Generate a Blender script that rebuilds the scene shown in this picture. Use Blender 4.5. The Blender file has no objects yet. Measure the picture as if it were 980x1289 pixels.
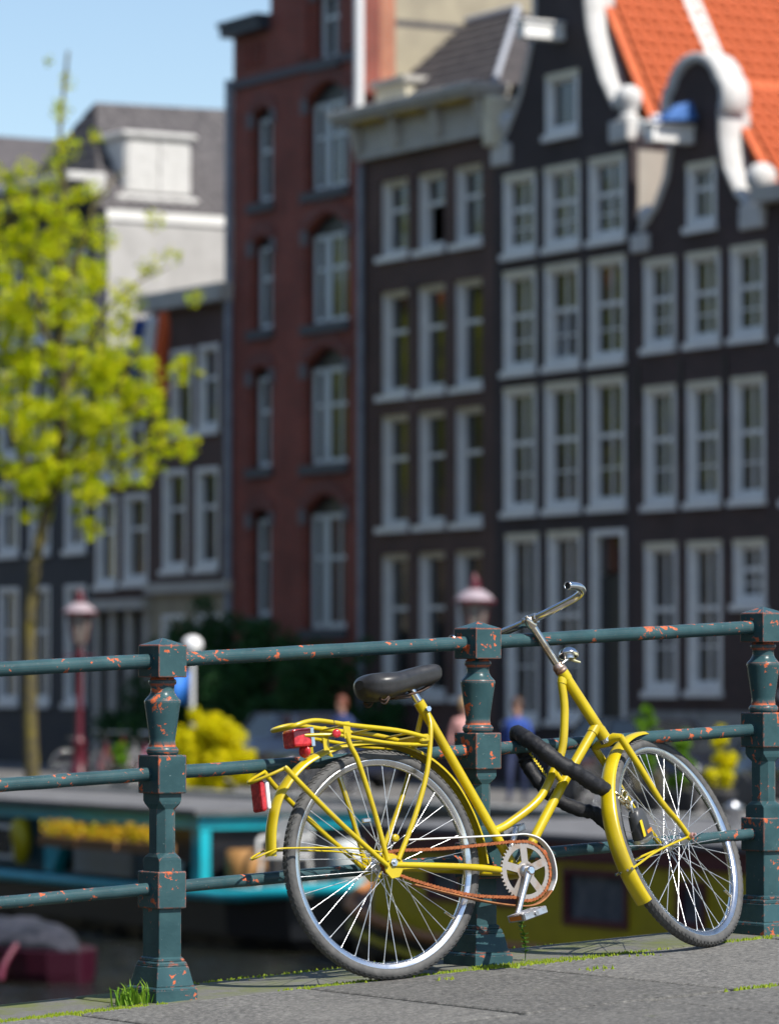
import bpy, bmesh, math, random
from mathutils import Vector, Matrix
from mathutils.geometry import tessellate_polygon
rnd = random.Random(7)
PI = math.pi
R = math.radians
sc = bpy.context.scene
COL = sc.collection

# ------------------------------------------------------------------ camera, sky, sun, exposure
cd = bpy.data.cameras.new('camera'); cam = bpy.data.objects.new('camera', cd); COL.objects.link(cam)
cd.sensor_fit = 'HORIZONTAL'; cd.sensor_width = 24.0; cd.lens = 5200 / 980 * 24
cd.clip_start = 0.1; cd.clip_end = 4000
cam.location = (0, 0, 0.888); cam.rotation_euler = (R(90 + 2.263), 0, 0)
cd.dof.use_dof = True; cd.dof.focus_distance = 12.55; cd.dof.aperture_fstop = 3.5
sc.camera = cam
SUN = Vector((0.60, -0.57, 1.0)).normalized()
w = bpy.data.worlds.new('World'); sc.world = w; w.use_nodes = True
nt = w.node_tree; bg = nt.nodes['Background']
sky = nt.nodes.new('ShaderNodeTexSky'); sky.sky_type = 'NISHITA'; sky.sun_disc = False
sky.sun_elevation = math.asin(SUN.z); sky.sun_rotation = math.atan2(SUN.x, SUN.y)
sky.air_density = 1.0; sky.dust_density = 0.3; sky.ozone_density = 1.5; sky.altitude = 0
nt.links.new(sky.outputs[0], bg.inputs[0]); bg.inputs[1].default_value = 0.105
ld = bpy.data.lights.new('sun', 'SUN'); ld.energy = 4.8; ld.angle = R(0.5); ld.color = (1.0, 0.95, 0.87)
sun = bpy.data.objects.new('sun', ld); COL.objects.link(sun)
sun.rotation_euler = (-SUN).to_track_quat('-Z', 'Y').to_euler()
sc.view_settings.view_transform = 'Standard'; sc.view_settings.look = 'None'
sc.view_settings.exposure = 0.5; sc.view_settings.gamma = 1.0
sc.cycles.use_denoising = True
sc.cycles.max_bounces = 6; sc.cycles.diffuse_bounces = 3; sc.cycles.glossy_bounces = 4; sc.cycles.transmission_bounces = 4
sc.cycles.caustics_reflective = False; sc.cycles.caustics_refractive = False

# ------------------------------------------------------------------ helpers
class MB:
    """collects shapes, build() links them as one mesh object"""
    def __init__(self): self.v = []; self.f = []; self.s = []; self.m = []
    def add(self, vs, fs, smooth=False, mi=0):
        b = len(self.v); self.v += [tuple(p) for p in vs]
        for f in fs: self.f.append(tuple(i + b for i in f)); self.s.append(smooth); self.m.append(mi)
        return self
    def box(self, x0, x1, y0, y1, z0, z1, M=None, mi=0):
        vs = [Vector((x, y, z)) for x in (x0, x1) for y in (y0, y1) for z in (z0, z1)]
        if M is not None: vs = [M @ p for p in vs]
        return self.add(vs, [(0,1,3,2),(4,6,7,5),(0,4,5,1),(2,3,7,6),(0,2,6,4),(1,5,7,3)], False, mi)
    def frustum(self, cx, cy, z0, z1, a0, b0, a1, b1, mi=0):
        vs = [(cx+sx*a0, cy+sy*b0, z0) for sx, sy in ((-1,-1),(1,-1),(1,1),(-1,1))] + [(cx+sx*a1, cy+sy*b1, z1) for sx, sy in ((-1,-1),(1,-1),(1,1),(-1,1))]
        return self.add(vs, [(3,2,1,0),(4,5,6,7),(0,1,5,4),(1,2,6,5),(2,3,7,6),(3,0,4,7)], False, mi)
    def rings(self, rings, closed=False, cap=True, smooth=True, mi=0):
        n = len(rings[0]); vs = [p for rg in rings for p in rg]; fs = []
        k = len(rings)
        for i in range(k if closed else k - 1):
            a, b = i*n, ((i+1) % k)*n
            for j in range(n): fs.append((a+j, a+(j+1) % n, b+(j+1) % n, b+j))
        self.add(vs, fs, smooth, mi)
        if cap and not closed:
            self.add(rings[0], [tuple(range(n))[::-1]], False, mi); self.add(rings[-1], [tuple(range(n))], False, mi)
        return self
    def tube(self, pts, r, n=8, cap=True, closed=False, mi=0, flat=1.0):
        pts = [Vector(p) for p in pts]; k = len(pts)
        rr = r if isinstance(r, (list, tuple)) else [r]*k
        tg = []
        for i in range(k):
            a = pts[(i-1) % k] if closed else pts[max(i-1, 0)]; b = pts[(i+1) % k] if closed else pts[min(i+1, k-1)]
            d = b - a; tg.append(d.normalized() if d.length > 1e-9 else Vector((0,0,1)))
        up = Vector((0,0,1)) if abs(tg[0].z) < .9 else Vector((0,1,0))
        nx = tg[0].cross(up).normalized(); out = []
        for i in range(k):
            nx = (nx - tg[i]*nx.dot(tg[i])).normalized(); ny = tg[i].cross(nx)
            out.append([pts[i] + (nx*math.cos(2*PI*j/n) + ny*math.sin(2*PI*j/n)*flat)*rr[i] for j in range(n)])
        return self.rings(out, closed, cap, True, mi)
    def lathe(self, prof, n=16, M=None, mi=0, smooth=True, cap=True):
        out = []
        for r_, z in prof:
            rg = [Vector((r_*math.cos(2*PI*j/n), r_*math.sin(2*PI*j/n), z)) for j in range(n)]
            out.append([M @ p for p in rg] if M is not None else rg)
        return self.rings(out, False, cap, smooth, mi)
    def torus(self, prof, n, mi=0, smooth=True):
        """prof: closed list of (radius, y) swept about the Y axis"""
        return self.rings([[Vector((r_*math.cos(2*PI*i/n), y, r_*math.sin(2*PI*i/n))) for r_, y in prof] for i in range(n)], True, False, smooth, mi)
    def panel(self, outer, holes, y0, y1, mi=0):
        """flat slab in the XZ plane with holes, from y0 (front) to y1"""
        polys = [[Vector((x, z, 0)) for x, z in p] for p in [outer] + list(holes)]
        flat = [p for q in polys for p in q]; n = len(flat)
        tris = tessellate_polygon(polys)
        vs = [(p.x, y0, p.y) for p in flat] + [(p.x, y1, p.y) for p in flat]
        fs = [tuple(t) for t in tris] + [tuple(i+n for i in t) for t in tris]
        b = 0
        for q in polys:
            k = len(q)
            for i in range(k): fs.append((b+i, b+(i+1) % k, n+b+(i+1) % k, n+b+i))
            b += k
        return self.add(vs, fs, False, mi)
    def ribbon(self, line, wd, y0, y1, mi=0, smooth=False):
        """band of width wd on the left-hand side of a polyline in XZ, from y0 to y1"""
        k = len(line); out = []
        for i in range(k):
            a = Vector(line[max(i-1,0)]); b = Vector(line[min(i+1,k-1)]); d = (b-a).normalized()
            nrm = Vector((-d.y, d.x)); p = Vector(line[i]); q = p + nrm*wd
            out.append([Vector((p.x,y0,p.y)), Vector((q.x,y0,q.y)), Vector((q.x,y1,q.y)), Vector((p.x,y1,p.y))])
        return self.rings(out, False, True, smooth, mi)
    def mesh(self, name, mats, fix=True):
        me = bpy.data.meshes.new(name); me.from_pydata(self.v, [], self.f)
        for m in (mats if isinstance(mats, (list, tuple)) else [mats]): me.materials.append(m)
        me.polygons.foreach_set('use_smooth', self.s); me.polygons.foreach_set('material_index', self.m)
        if fix:
            bm = bmesh.new(); bm.from_mesh(me); bmesh.ops.recalc_face_normals(bm, faces=bm.faces); bm.to_mesh(me); bm.free()
        me.update(); return me
    def build(self, name, mats, parent=None, bevel=0, seg=1, loc=None, fix=True):
        o = bpy.data.objects.new(name, self.mesh(name, mats, fix)); COL.objects.link(o)
        if parent is not None: o.parent = parent
        if loc is not None: o.location = loc
        if bevel:
            b = o.modifiers.new('bevel', 'BEVEL'); b.width = bevel; b.segments = seg; b.limit_method = 'ANGLE'; b.angle_limit = R(40)
        return o

def empty(name, label, cat, loc=(0,0,0), rz=0, group=None):
    o = bpy.data.objects.new(name, None); COL.objects.link(o); o.location = loc; o.rotation_euler = (0,0,rz)
    return tag(o, label, cat, group)
def tag(o, label, cat, group=None):
    o['label'] = label; o['category'] = cat
    if group: o['group'] = group
    return o
def struct(o): o['kind'] = 'structure'; return o
def stuff(o): o['kind'] = 'stuff'; return o
def put(name, me, parent, M=None):
    o = bpy.data.objects.new(name, me); COL.objects.link(o); o.parent = parent
    if M is not None: o.matrix_local = M
    return o
def copy_tree(o, parent=None):
    c = o.copy(); COL.objects.link(c); c.parent = parent
    for ch in o.children: copy_tree(ch, c)
    return c
def spline(pts, per=6, closed=False):
    pts = [Vector(p) for p in pts]; k = len(pts); out = []
    for i in range(k if closed else k-1):
        g = (lambda j: pts[j % k]) if closed else (lambda j: pts[min(max(j,0),k-1)])
        a, b, c, d = g(i-1), g(i), g(i+1), g(i+2)
        for t in range(per):
            t = t/per
            out.append(.5*((2*b) + (c-a)*t + (2*a-5*b+4*c-d)*t*t + (3*b-a-3*c+d)*t**3))
    if not closed: out.append(pts[-1])
    return out
def circ(cx, cz, r_, n, a0=0, a1=2*PI):
    return [(cx+r_*math.cos(a0+(a1-a0)*i/n), cz+r_*math.sin(a0+(a1-a0)*i/n)) for i in range(n)]

# ------------------------------------------------------------------ materials
def newmat(name):
    m = bpy.data.materials.new(name); m.use_nodes = True
    return m, m.node_tree, m.node_tree.nodes['Principled BSDF']
def nd(t, kind, **kw):
    n = t.nodes.new(kind)
    for k, v in kw.items():
        if k.startswith('i_'): n.inputs[k[2:].replace('_', ' ')].default_value = v
        else: setattr(n, k, v)
    return n
def rgb(c): return (c[0], c[1], c[2], 1)
def noise(t, scale, detail=4, rough=.55, coord='Object', vec=None, dist=0):
    n = nd(t, 'ShaderNodeTexNoise', i_Scale=scale, i_Detail=detail, i_Roughness=rough, i_Distortion=dist)
    if vec is None:
        tc = nd(t, 'ShaderNodeTexCoord'); vec = tc.outputs[coord]
    t.links.new(vec, n.inputs['Vector']); return n
def ramp(t, fac, a, b, ca=(0,0,0,1), cb=(1,1,1,1)):
    r_ = nd(t, 'ShaderNodeValToRGB'); e = r_.color_ramp.elements
    e[0].position = a; e[0].color = ca; e[1].position = b; e[1].color = cb
    t.links.new(fac, r_.inputs[0]); return r_
def mix(t, fac, a, b, mode='MIX'):
    m = nd(t, 'ShaderNodeMix', data_type='RGBA', blend_type=mode)
    if isinstance(fac, (int, float)): m.inputs[0].default_value = fac
    else: t.links.new(fac, m.inputs[0])
    for s, c in ((6, a), (7, b)):
        if isinstance(c, tuple): m.inputs[s].default_value = rgb(c)
        else: t.links.new(c, m.inputs[s])
    return m.outputs[2]
def bump(t, p, h, strength, dist=.01):
    b = nd(t, 'ShaderNodeBump', i_Strength=strength, i_Distance=dist); t.links.new(h, b.inputs['Height']); t.links.new(b.outputs[0], p.inputs['Normal'])
def mat(name, c, rough=.5, metal=0., c2=None, ns=6., lo=.4, hi=.65, bs=0., bst=.2, bd=.01, coat=0., spec=None, coord='Object'):
    m, t, p = newmat(name)
    p.inputs['Base Color'].default_value = rgb(c); p.inputs['Roughness'].default_value = rough; p.inputs['Metallic'].default_value = metal
    p.inputs['Coat Weight'].default_value = coat
    if spec is not None: p.inputs['Specular IOR Level'].default_value = spec
    if c2:
        n = noise(t, ns, 6, .6, coord); r_ = ramp(t, n.outputs[0], lo, hi)
        t.links.new(mix(t, r_.outputs[0], tuple(c), tuple(c2)), p.inputs['Base Color'])
        r2 = ramp(t, n.outputs[0], 0, 1, (max(rough-.15, .03),)*3+(1,), (min(rough+.15, 1),)*3+(1,)); t.links.new(r2.outputs[0], p.inputs['Roughness'])
    if bs: bump(t, p, noise(t, bs, 5, .6, coord).outputs[0], bst, bd)
    return m
def brickmat(name, c1, c2, mortar, bw=.22, bh=.065, ms=.012, stain=.35, side=False):
    m, t, p = newmat(name); tc = nd(t, 'ShaderNodeTexCoord'); mp = nd(t, 'ShaderNodeMapping')
    sp = nd(t, 'ShaderNodeSeparateXYZ'); cb = nd(t, 'ShaderNodeCombineXYZ'); ad = nd(t, 'ShaderNodeMath', operation='ADD')
    t.links.new(tc.outputs['Object'], sp.inputs[0]); t.links.new(sp.outputs[0], ad.inputs[0]); t.links.new(sp.outputs[1], ad.inputs[1])
    t.links.new(ad.outputs[0], cb.inputs[0]); t.links.new(sp.outputs[2], cb.inputs[1])
    b = nd(t, 'ShaderNodeTexBrick', i_Scale=1., i_Mortar_Size=ms, i_Brick_Width=bw, i_Row_Height=bh, i_Bias=-.1)
    b.inputs['Color1'].default_value = rgb(c1); b.inputs['Color2'].default_value = rgb(c2); b.inputs['Mortar'].default_value = rgb(mortar)
    t.links.new(cb.outputs[0], b.inputs['Vector'])
    n = noise(t, .7, 6, .65); r_ = ramp(t, n.outputs[0], .35, .75, (1-stain,)*3+(1,), (1.15,)*3+(1,))
    t.links.new(mix(t, 1., b.outputs[0], r_.outputs[0], 'MULTIPLY'), p.inputs['Base Color'])
    p.inputs['Roughness'].default_value = .85; bump(t, p, b.outputs['Fac'], -.4, .006); return m
def railpaint(nm, lo, ew):
    m, t, p = newmat(nm)
    tc = nd(t, 'ShaderNodeTexCoord'); geo = nd(t, 'ShaderNodeNewGeometry'); pos = geo.outputs['Position']
    n1 = noise(t, 9, 4, .55, vec=pos); n2 = noise(t, 40, 6, .62, vec=pos, dist=.5); n3 = noise(t, 120, 3, .6, vec=pos)
    bv = nd(t, 'ShaderNodeBevel', samples=4, i_Radius=.004)
    dt = nd(t, 'ShaderNodeVectorMath', operation='DOT_PRODUCT'); t.links.new(bv.outputs[0], dt.inputs[0]); t.links.new(geo.outputs['True Normal'], dt.inputs[1])
    edge = ramp(t, dt.outputs['Value'], .90, .99, (1,1,1,1), (0,0,0,1))
    # chips: small-scale noise gated by a broad one, stronger on sharp edges
    g = nd(t, 'ShaderNodeMath', operation='MULTIPLY_ADD'); t.links.new(n1.outputs[0], g.inputs[0]); g.inputs[1].default_value = .55; 
    t.links.new(n2.outputs[0], g.inputs[2])
    chip = ramp(t, g.outputs[0], lo, lo+.015)
    eg = nd(t, 'ShaderNodeMath', operation='MULTIPLY'); t.links.new(edge.outputs[0], eg.inputs[0])
    en = ramp(t, n2.outputs[0], ew, ew+.08); t.links.new(en.outputs[0], eg.inputs[1])
    mx = nd(t, 'ShaderNodeMath', operation='MAXIMUM'); t.links.new(chip.outputs[0], mx.inputs[0]); t.links.new(eg.outputs[0], mx.inputs[1])
    base = mix(t, ramp(t, n1.outputs[0], .35, .65).outputs[0], (.026,.064,.073), (.041,.092,.102))
    speck = ramp(t, n3.outputs[0], .70, .73)
    base = mix(t, speck.outputs[0], base, (.16,.22,.22))
    prim = mix(t, ramp(t, n3.outputs[0], .35, .65).outputs[0], (.47,.085,.022), (.54,.15,.075))
    t.links.new(mix(t, mx.outputs[0], base, prim), p.inputs['Base Color'])
    r_ = ramp(t, mx.outputs[0], 0, 1, (.27,.27,.27,1), (.75,.75,.75,1)); t.links.new(r_.outputs[0], p.inputs['Roughness'])
    hs = nd(t, 'ShaderNodeMath', operation='MULTIPLY_ADD'); t.links.new(mx.outputs[0], hs.inputs[0]); hs.inputs[1].default_value = -.6; t.links.new(n2.outputs[0], hs.inputs[2])
    p.inputs['Specular IOR Level'].default_value = .2
    bump(t, p, hs.outputs[0], .35, .003); return m
def yellowpaint():
    m, t, p = newmat('yellow_bicycle_paint')
    geo = nd(t, 'ShaderNodeNewGeometry'); pos = geo.outputs['Position']
    n1 = noise(t, 14, 5, .6, vec=pos); n2 = noise(t, 60, 5, .65, vec=pos, dist=.3); n3 = noise(t, 5, 3, .5, vec=pos)
    base = mix(t, ramp(t, n1.outputs[0], .3, .7).outputs[0], (.46,.345,.0015), (.54,.415,.003))
    base = mix(t, ramp(t, n3.outputs[0], .5, .8).outputs[0], base, (.36,.26,.002))
    chip = ramp(t, n2.outputs[0], .735, .75)
    base = mix(t, chip.outputs[0], base, (.06,.04,.03))
    t.links.new(base, p.inputs['Base Color']); p.inputs['Roughness'].default_value = .33
    p.inputs['Coat Weight'].default_value = .25; p.inputs['Coat Roughness'].default_value = .18
    bump(t, p, noise(t, 200, 3, .5, vec=pos).outputs[0], .05, .002); return m
def leafmat(name, c1, c2, trans=.45):
    m, t, p = newmat(name); out = t.nodes['Material Output']
    oi = nd(t, 'ShaderNodeNewGeometry'); col = mix(t, oi.outputs['Random Per Island'], c1, c2)
    t.links.new(col, p.inputs['Base Color']); p.inputs['Roughness'].default_value = .55; p.inputs['Specular IOR Level'].default_value = .25
    tr = nd(t, 'ShaderNodeBsdfTranslucent'); t.links.new(col, tr.inputs[0])
    ms = nd(t, 'ShaderNodeMixShader'); ms.inputs[0].default_value = trans
    t.links.new(p.outputs[0], ms.inputs[1]); t.links.new(tr.outputs[0], ms.inputs[2]); t.links.new(ms.outputs[0], out.inputs[0]); return m

PAINT = railpaint('worn_green_railing_paint', .905, .40); PAINTB = railpaint('green_post_paint', .955, .52); YEL = yellowpaint()
CHROME = mat('chrome', (.78,.78,.80), .12, 1., (.55,.52,.48), 30, .5, .75)
STEEL = mat('brushed_steel', (.62,.63,.65), .32, 1., (.40,.38,.35), 25, .5, .8)
RIM = mat('rim_metal', (.72,.73,.75), .25, 1., (.45,.36,.26), 18, .55, .8)
SPOKE = mat('spoke_metal', (.80,.80,.80), .30, .85)
TYRE = mat('grey_tyre_rubber', (.060,.060,.060), .75, 0, (.11,.107,.103), 40, .35, .7, 160, .3, .002)
BLACKRUB = mat('black_vinyl', (.022,.022,.024), .38, 0, (.035,.035,.037), 40, .3, .7, 220, .25, .001)
CHAIN = mat('rusty_chain', (.38,.11,.028), .7, .2, (.20,.06,.02), 90, .35, .65)
RUST = mat('rusty_guard', (.42,.17,.055), .6, .2, (.26,.10,.04), 40, .35, .65)
WHITEP = mat('white_enamel', (.72,.72,.70), .35, 0, (.45,.30,.20), 45, .62, .75)
RED = mat('red_reflector', (.42,.008,.012), .18, 0, (.62,.03,.03), 60, .45, .6, 260, .4, .002, coat=.6)
CLEARW = mat('white_reflector', (.75,.75,.75), .25)
AMBER = mat('amber_reflector', (.55,.16,.01), .25)
FABRIC = mat('black_nylon_sleeve', (.006,.0065,.009), .6, 0, (.016,.017,.021), 60, .4, .7, 17, .5, .012, spec=.35)
BRASS = mat('zinc_chain_steel', (.72,.62,.42), .22, 1., (.55,.40,.2), 60, .45, .7)
LOCKB = mat('padlock_body', (.05,.052,.055), .4)
GRANITE = mat('kerb_stone', (.23,.225,.20), .85, 0, (.15,.16,.13), 7, .35, .7, 90, .5, .004)

# ================================================================== the bridge deck
TH = R(34)
MIDPOST = Vector((.272, 12.75, 0))
rh = Vector((math.cos(TH), math.sin(TH), .05)).normalized()
td = Vector((math.sin(TH), -math.cos(TH), 0))
ng = rh.cross(-td).normalized()
DECK = Matrix(((rh.x, -td.x, ng.x, MIDPOST.x), (rh.y, -td.y, ng.y, MIDPOST.y), (rh.z, -td.z, ng.z, MIDPOST.z), (0,0,0,1)))
def slabmat():
    m, t, p = newmat('grey_paving_stone')
    geo = nd(t, 'ShaderNodeNewGeometry'); pos = geo.outputs['Position']; oi = nd(t, 'ShaderNodeObjectInfo')
    n1 = noise(t, 3, 6, .6, vec=pos); n2 = noise(t, 62, 6, .75, vec=pos); n3 = noise(t, 9, 6, .65, vec=pos)
    c = mix(t, ramp(t, n1.outputs[0], .3, .7).outputs[0], (.085,.082,.077), (.13,.125,.115))
    c = mix(t, ramp(t, n2.outputs[0], .50, .62).outputs[0], c, (.22,.212,.195), 'MIX')
    c = mix(t, ramp(t, n2.outputs[0], .36, .45, (1,1,1,1), (0,0,0,1)).outputs[0], c, (.030,.029,.028))
    hv = ramp(t, oi.outputs['Random'], 0, 1, (.82,.82,.82,1), (1.1,1.1,1.1,1)); c = mix(t, 1., c, hv.outputs[0], 'MULTIPLY')
    c = mix(t, ramp(t, n3.outputs[0], .66, .78).outputs[0], c, (.10,.12,.03))
    t.links.new(c, p.inputs['Base Color']); p.inputs['Roughness'].default_value = .88
    bump(t, p, n2.outputs[0], .6, .004); return m
def kerbmat():
    m, t, p = newmat('mossy_kerb_granite')
    geo = nd(t, 'ShaderNodeNewGeometry'); pos = geo.outputs['Position']
    n1 = noise(t, 4, 6, .65, vec=pos); n2 = noise(t, 55, 6, .75, vec=pos); n3 = noise(t, 1.7, 5, .6, vec=pos)
    c = mix(t, ramp(t, n2.outputs[0], .3, .7).outputs[0], (.085,.083,.072), (.165,.16,.145))
    c = mix(t, ramp(t, n1.outputs[0], .43, .62).outputs[0], c, (.11,.13,.025))
    c = mix(t, ramp(t, n3.outputs[0], .52, .66).outputs[0], c, (.13,.13,.11))
    t.links.new(c, p.inputs['Base Color']); p.inputs['Roughness'].default_value = .9
    bump(t, p, n2.outputs[0], .6, .005); return m
SLAB = slabmat(); KERB = kerbmat()
DIRT = mat('joint_dirt', (.05,.045,.03), .95, 0, (.08,.10,.02), 12)
ASPH = mat('asphalt', (.05,.05,.052), .9, 0, (.07,.07,.07), 60, bs=200, bst=.4)
MASON = brickmat('bridge_brickwork', (.16,.075,.05), (.11,.05,.035), (.17,.16,.14))
pv = struct(bpy.data.objects.new('pavement', None)); COL.objects.link(pv); pv.matrix_world = DECK
MB().box(-9, 9, -2.45, .29, -.30, -.014).build('bedding', DIRT, pv)
def stone_mesh(name, L, wd, m):
    b = MB(); nx, ny = 6, 4; rr = random.Random(len(name) + int(L*100)); g = .011
    b.box(g, L-g, g, wd-g, -.2, 0); return b.mesh(name, m)
kx = -8.6; kr = random.Random(3)
def add_stone(name, x, y, L, wd, m, dz):
    o = put(name, MB().box(0, L, 0, wd, -.2, 0).mesh(name, m), pv); o.location = (x, y, dz); o.rotation_euler = (kr.uniform(-.003,.003), kr.uniform(-.002,.002), 0)
    bv = o.modifiers.new('bevel', 'BEVEL'); bv.width = .010; bv.segments = 2
while kx < 8.6:
    L = kr.uniform(.95, 1.45); add_stone('kerb_stone', kx+.006, -.122, L-.012, .422, KERB, kr.uniform(-.003, .003)); kx += L
for row, (t0, t1) in enumerate(((.132, 1.235), (1.247, 2.42))):
    kx = -8.6 + row*.37
    while kx < 8.6:
        L = kr.uniform(.72, 1.05); add_stone('paving_slab', kx+.008, -t1, L-.016, t1-t0, SLAB, kr.uniform(-.003, .002)); kx += L
rd = MB().box(-9, 9, -15, -2.46, -.4, -.13).build('road', ASPH); struct(rd); rd.matrix_world = DECK
ke = MB(); ke.box(-9, 9, -2.60, -2.452, -.4, .0); ke = ke.build('kerb', KERB); struct(ke); ke.matrix_world = DECK
br = MB().box(-9, 9, -15, .22, -3.6, -.32).build('bridge_wall', MASON); br.matrix_world = DECK
tag(br, 'brick body of the bridge under the pavement', 'bridge')
# moss and weeds growing in the joints
MOSS = leafmat('moss_green', (.16,.26,.012), (.30,.36,.02), .3)
GRASS = leafmat('grass_green', (.10,.24,.015), (.22,.36,.03), .4)
def mosspads(b, x, t, n, rr, wdt, h):
    for _ in range(n):
        cx = x + rr.uniform(-.05,.05); ct = t + rr.gauss(0, wdt); s = rr.uniform(.005,.013); hh = rr.uniform(.3,1)*h
        a = rr.uniform(0, PI); dx, dy = math.cos(a)*s, math.sin(a)*s
        b.add([(cx-dx,-ct-dy,-.012),(cx+dy,-ct-dx,-.012),(cx+dx,-ct+dy,-.012),(cx-dy,-ct+dx,-.012),(cx+rr.uniform(-.003,.003),-ct+rr.uniform(-.003,.003),hh)],[(0,1,4),(1,2,4),(2,3,4),(3,0,4)])
mb = MB(); mr = random.Random(11); x = -3.2
while x < 3.2:
    dens = .5+.5*math.sin(x*3.1+1.3)+.4*math.sin(x*7.7)
    if dens > .05: mosspads(mb, x, .128, int(90*min(dens,1.1)), mr, .012 + .016*max(dens-.5,0), .008)
    if math.sin(x*2.3+.6) > .55: mosspads(mb, x, 1.241, 22, mr, .012, .007)
    if math.sin(x*1.7+2.) > .25: mosspads(mb, x, -.29, 16, mr, .02, .006)
    x += .07
for cx, ct, n in ((-.05,.11,60),(.0,.135,40),(.05,.14,20),(-.33,.30,10),(.12,.45,14),(.45,.24,10)): mosspads(mb, cx, ct, n, mr, .018, .012)
mo = stuff(mb.build('moss', MOSS, fix=False)); mo.matrix_world = DECK; mo['label'] = 'bright green moss growing in the joints between the kerb stones'; mo['category'] = 'moss'
def tuft(name, a, t, n, h, label, spread=.06):
    b = MB(); rr = random.Random(int(a*100)+9)
    for _ in range(n):
        az = rr.uniform(0, 2*PI); l = h*rr.uniform(.45,1); bend = rr.uniform(.2,1.); wd = .003
        p0 = Vector((rr.gauss(0,.034), rr.gauss(0,.018), 0)); d = Vector((math.cos(az), math.sin(az), 0)); sd = Vector((-d.y, d.x, 0))*wd
        p1 = p0 + d*l*.25*bend + Vector((0,0,l*.6)); p2 = p0 + d*l*.7*bend + Vector((0,0,l*(1-.35*bend)))
        b.add([p0-sd, p0+sd, p1+sd*.8, p1-sd*.8, p2], [(0,1,2,3),(3,2,4)])
    o = b.build(name, GRASS, fix=False); o.matrix_world = DECK @ Matrix.Translation((a, -t, 0)); tag(o, label, 'grass'); return o
tuft('grass_tuft', -1.265, .06, 70, .085, 'tuft of bright green grass at the foot of a railing post')
# a sprig of leafy weed beside the middle post
b = MB(); rr = random.Random(5); ws = spline([(0,0,0),(.004,.0,.06),(-.004,.004,.12),(.008,0,.175)], 5); b.tube(ws, .0018, 5)
for k in range(150):
    p = ws[rr.randrange(3, len(ws))]; az = rr.uniform(0, 2*PI); l = rr.uniform(.010,.022)
    d = Vector((math.cos(az), math.sin(az), rr.uniform(.1,.9))).normalized(); sd = d.cross(Vector((0,0,1))).normalized()*l*.3
    b.add([p, p+d*l*.5+sd, p+d*l, p+d*l*.5-sd], [(0,1,2,3)])
o = b.build('weed', leafmat('weed_green', (.06,.16,.015), (.14,.26,.03), .35), fix=False); o.matrix_world = DECK @ Matrix.Translation((.135, -.06, -.005)); tag(o, 'small leafy weed sprouting from the kerb beside a post base', 'weed')

# ================================================================== the railing
rl = empty('bridge_railing', 'dark green cast iron railing with chipped orange primer on the bridge', 'railing', MIDPOST, TH)
def octo(a, bb, ch, z):
    return [Vector(p) for p in ((a,-bb+ch,z),(a,bb-ch,z),(a-ch,bb,z),(-a+ch,bb,z),(-a,bb-ch,z),(-a,-bb+ch,z),(-a+ch,-bb,z),(a-ch,-bb,z))]
BA, BB_ = .0480, .059; SA, SB = .0380, .0470
b = MB()
prof = [(.10,.0012),(.276,.0012)]
b.rings([octo(SA,SB,.0015,z) for z in (.10,.275)], smooth=False)
b.rings([octo(SA,SB,.0015,.36), octo(SA,SB,.0015,.405), octo(SA-.001,SB-.001,.008,.413), octo(SA-.006,SB-.007,.019,.425), octo(SA-.006,SB-.007,.019,.553), octo(SA-.001,SB-.001,.008,.568), octo(SA,SB,.0015,.578), octo(SA,SB,.0015,.605)], smooth=False)
post_me = b.mesh('post', PAINTB)
b = MB()
for z0, z1, a0, a1 in ((-.03,.030,1.47,1.47),(.030,.038,1.47,1.36),(.038,.096,1.33,1.09),(.096,.102,1.06,1.06),(.102,.110,1.06,.98),(.110,.116,.94,.94),(.116,.123,.94,.82)):
    b.frustum(0, 0, z0, z1, BA*a0, BB_*a0, BA*a1, BB_*a1)
base_me = b.mesh('base', PAINTB)
blk = lambda z0, z1: MB().frustum(0,0,z0,z1,BA,BB_,BA,BB_)
block_me = blk(.264,.372).mesh('block', PAINT); block2_me = blk(.599,.711).mesh('block', PAINT)
b = blk(.938,1.032); b.frustum(0,0,1.032,1.054,BA,BB_,.001,.001); cap_me = b.mesh('cap', PAINT)
b = MB(); b.lathe([(.036,.705),(.044,.713),(.0475,.719),(.0475,.727),(.043,.733),(.0385,.737),(.0395,.742),(.0375,.748),(.0385,.760),(.0428,.79),(.0485,.83),(.0530,.860),(.0540,.866),(.0530,.871),(.0475,.877),(.0405,.885),(.0352,.895),(.0340,.905),(.0355,.915),(.0405,.919),(.0415,.925),(.0395,.931),(.034,.934),(.034,.945)], 28)
vase_me = b.mesh('baluster', PAINT)
for i in range(-4, 5):
    p = put('post', post_me, rl); p.location = (1.13*i, 0, .0565*i)
    for nm, me, bw in (('base', base_me, .0025), ('block', block_me, .004), ('block', block2_me, .004), ('baluster', vase_me, 0), ('cap', cap_me, .003)):
        c = put(nm, me, p)
        if bw: q = c.modifiers.new('bevel', 'BEVEL'); q.width = bw; q.segments = 2; q.limit_method = 'ANGLE'; q.angle_limit = R(35)
    q = p.modifiers.new('bevel', 'BEVEL'); q.width = .002; q.segments = 2
for z, r_ in ((.988,.0215),(.657,.0200),(.322,.0185)):
    for i in range(-4, 4):
        b = MB(); rr = random.Random(i*7+int(z*100)); n = 14; pts = []
        for k in range(n+1):
            x = 1.13*(i + k/n); pts.append((x, rr.uniform(-.0006,.0006), z + .05*x + rr.uniform(-.0006,.0006)))
        b.tube(pts, r_, 20).build('rail', PAINT, rl)

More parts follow.
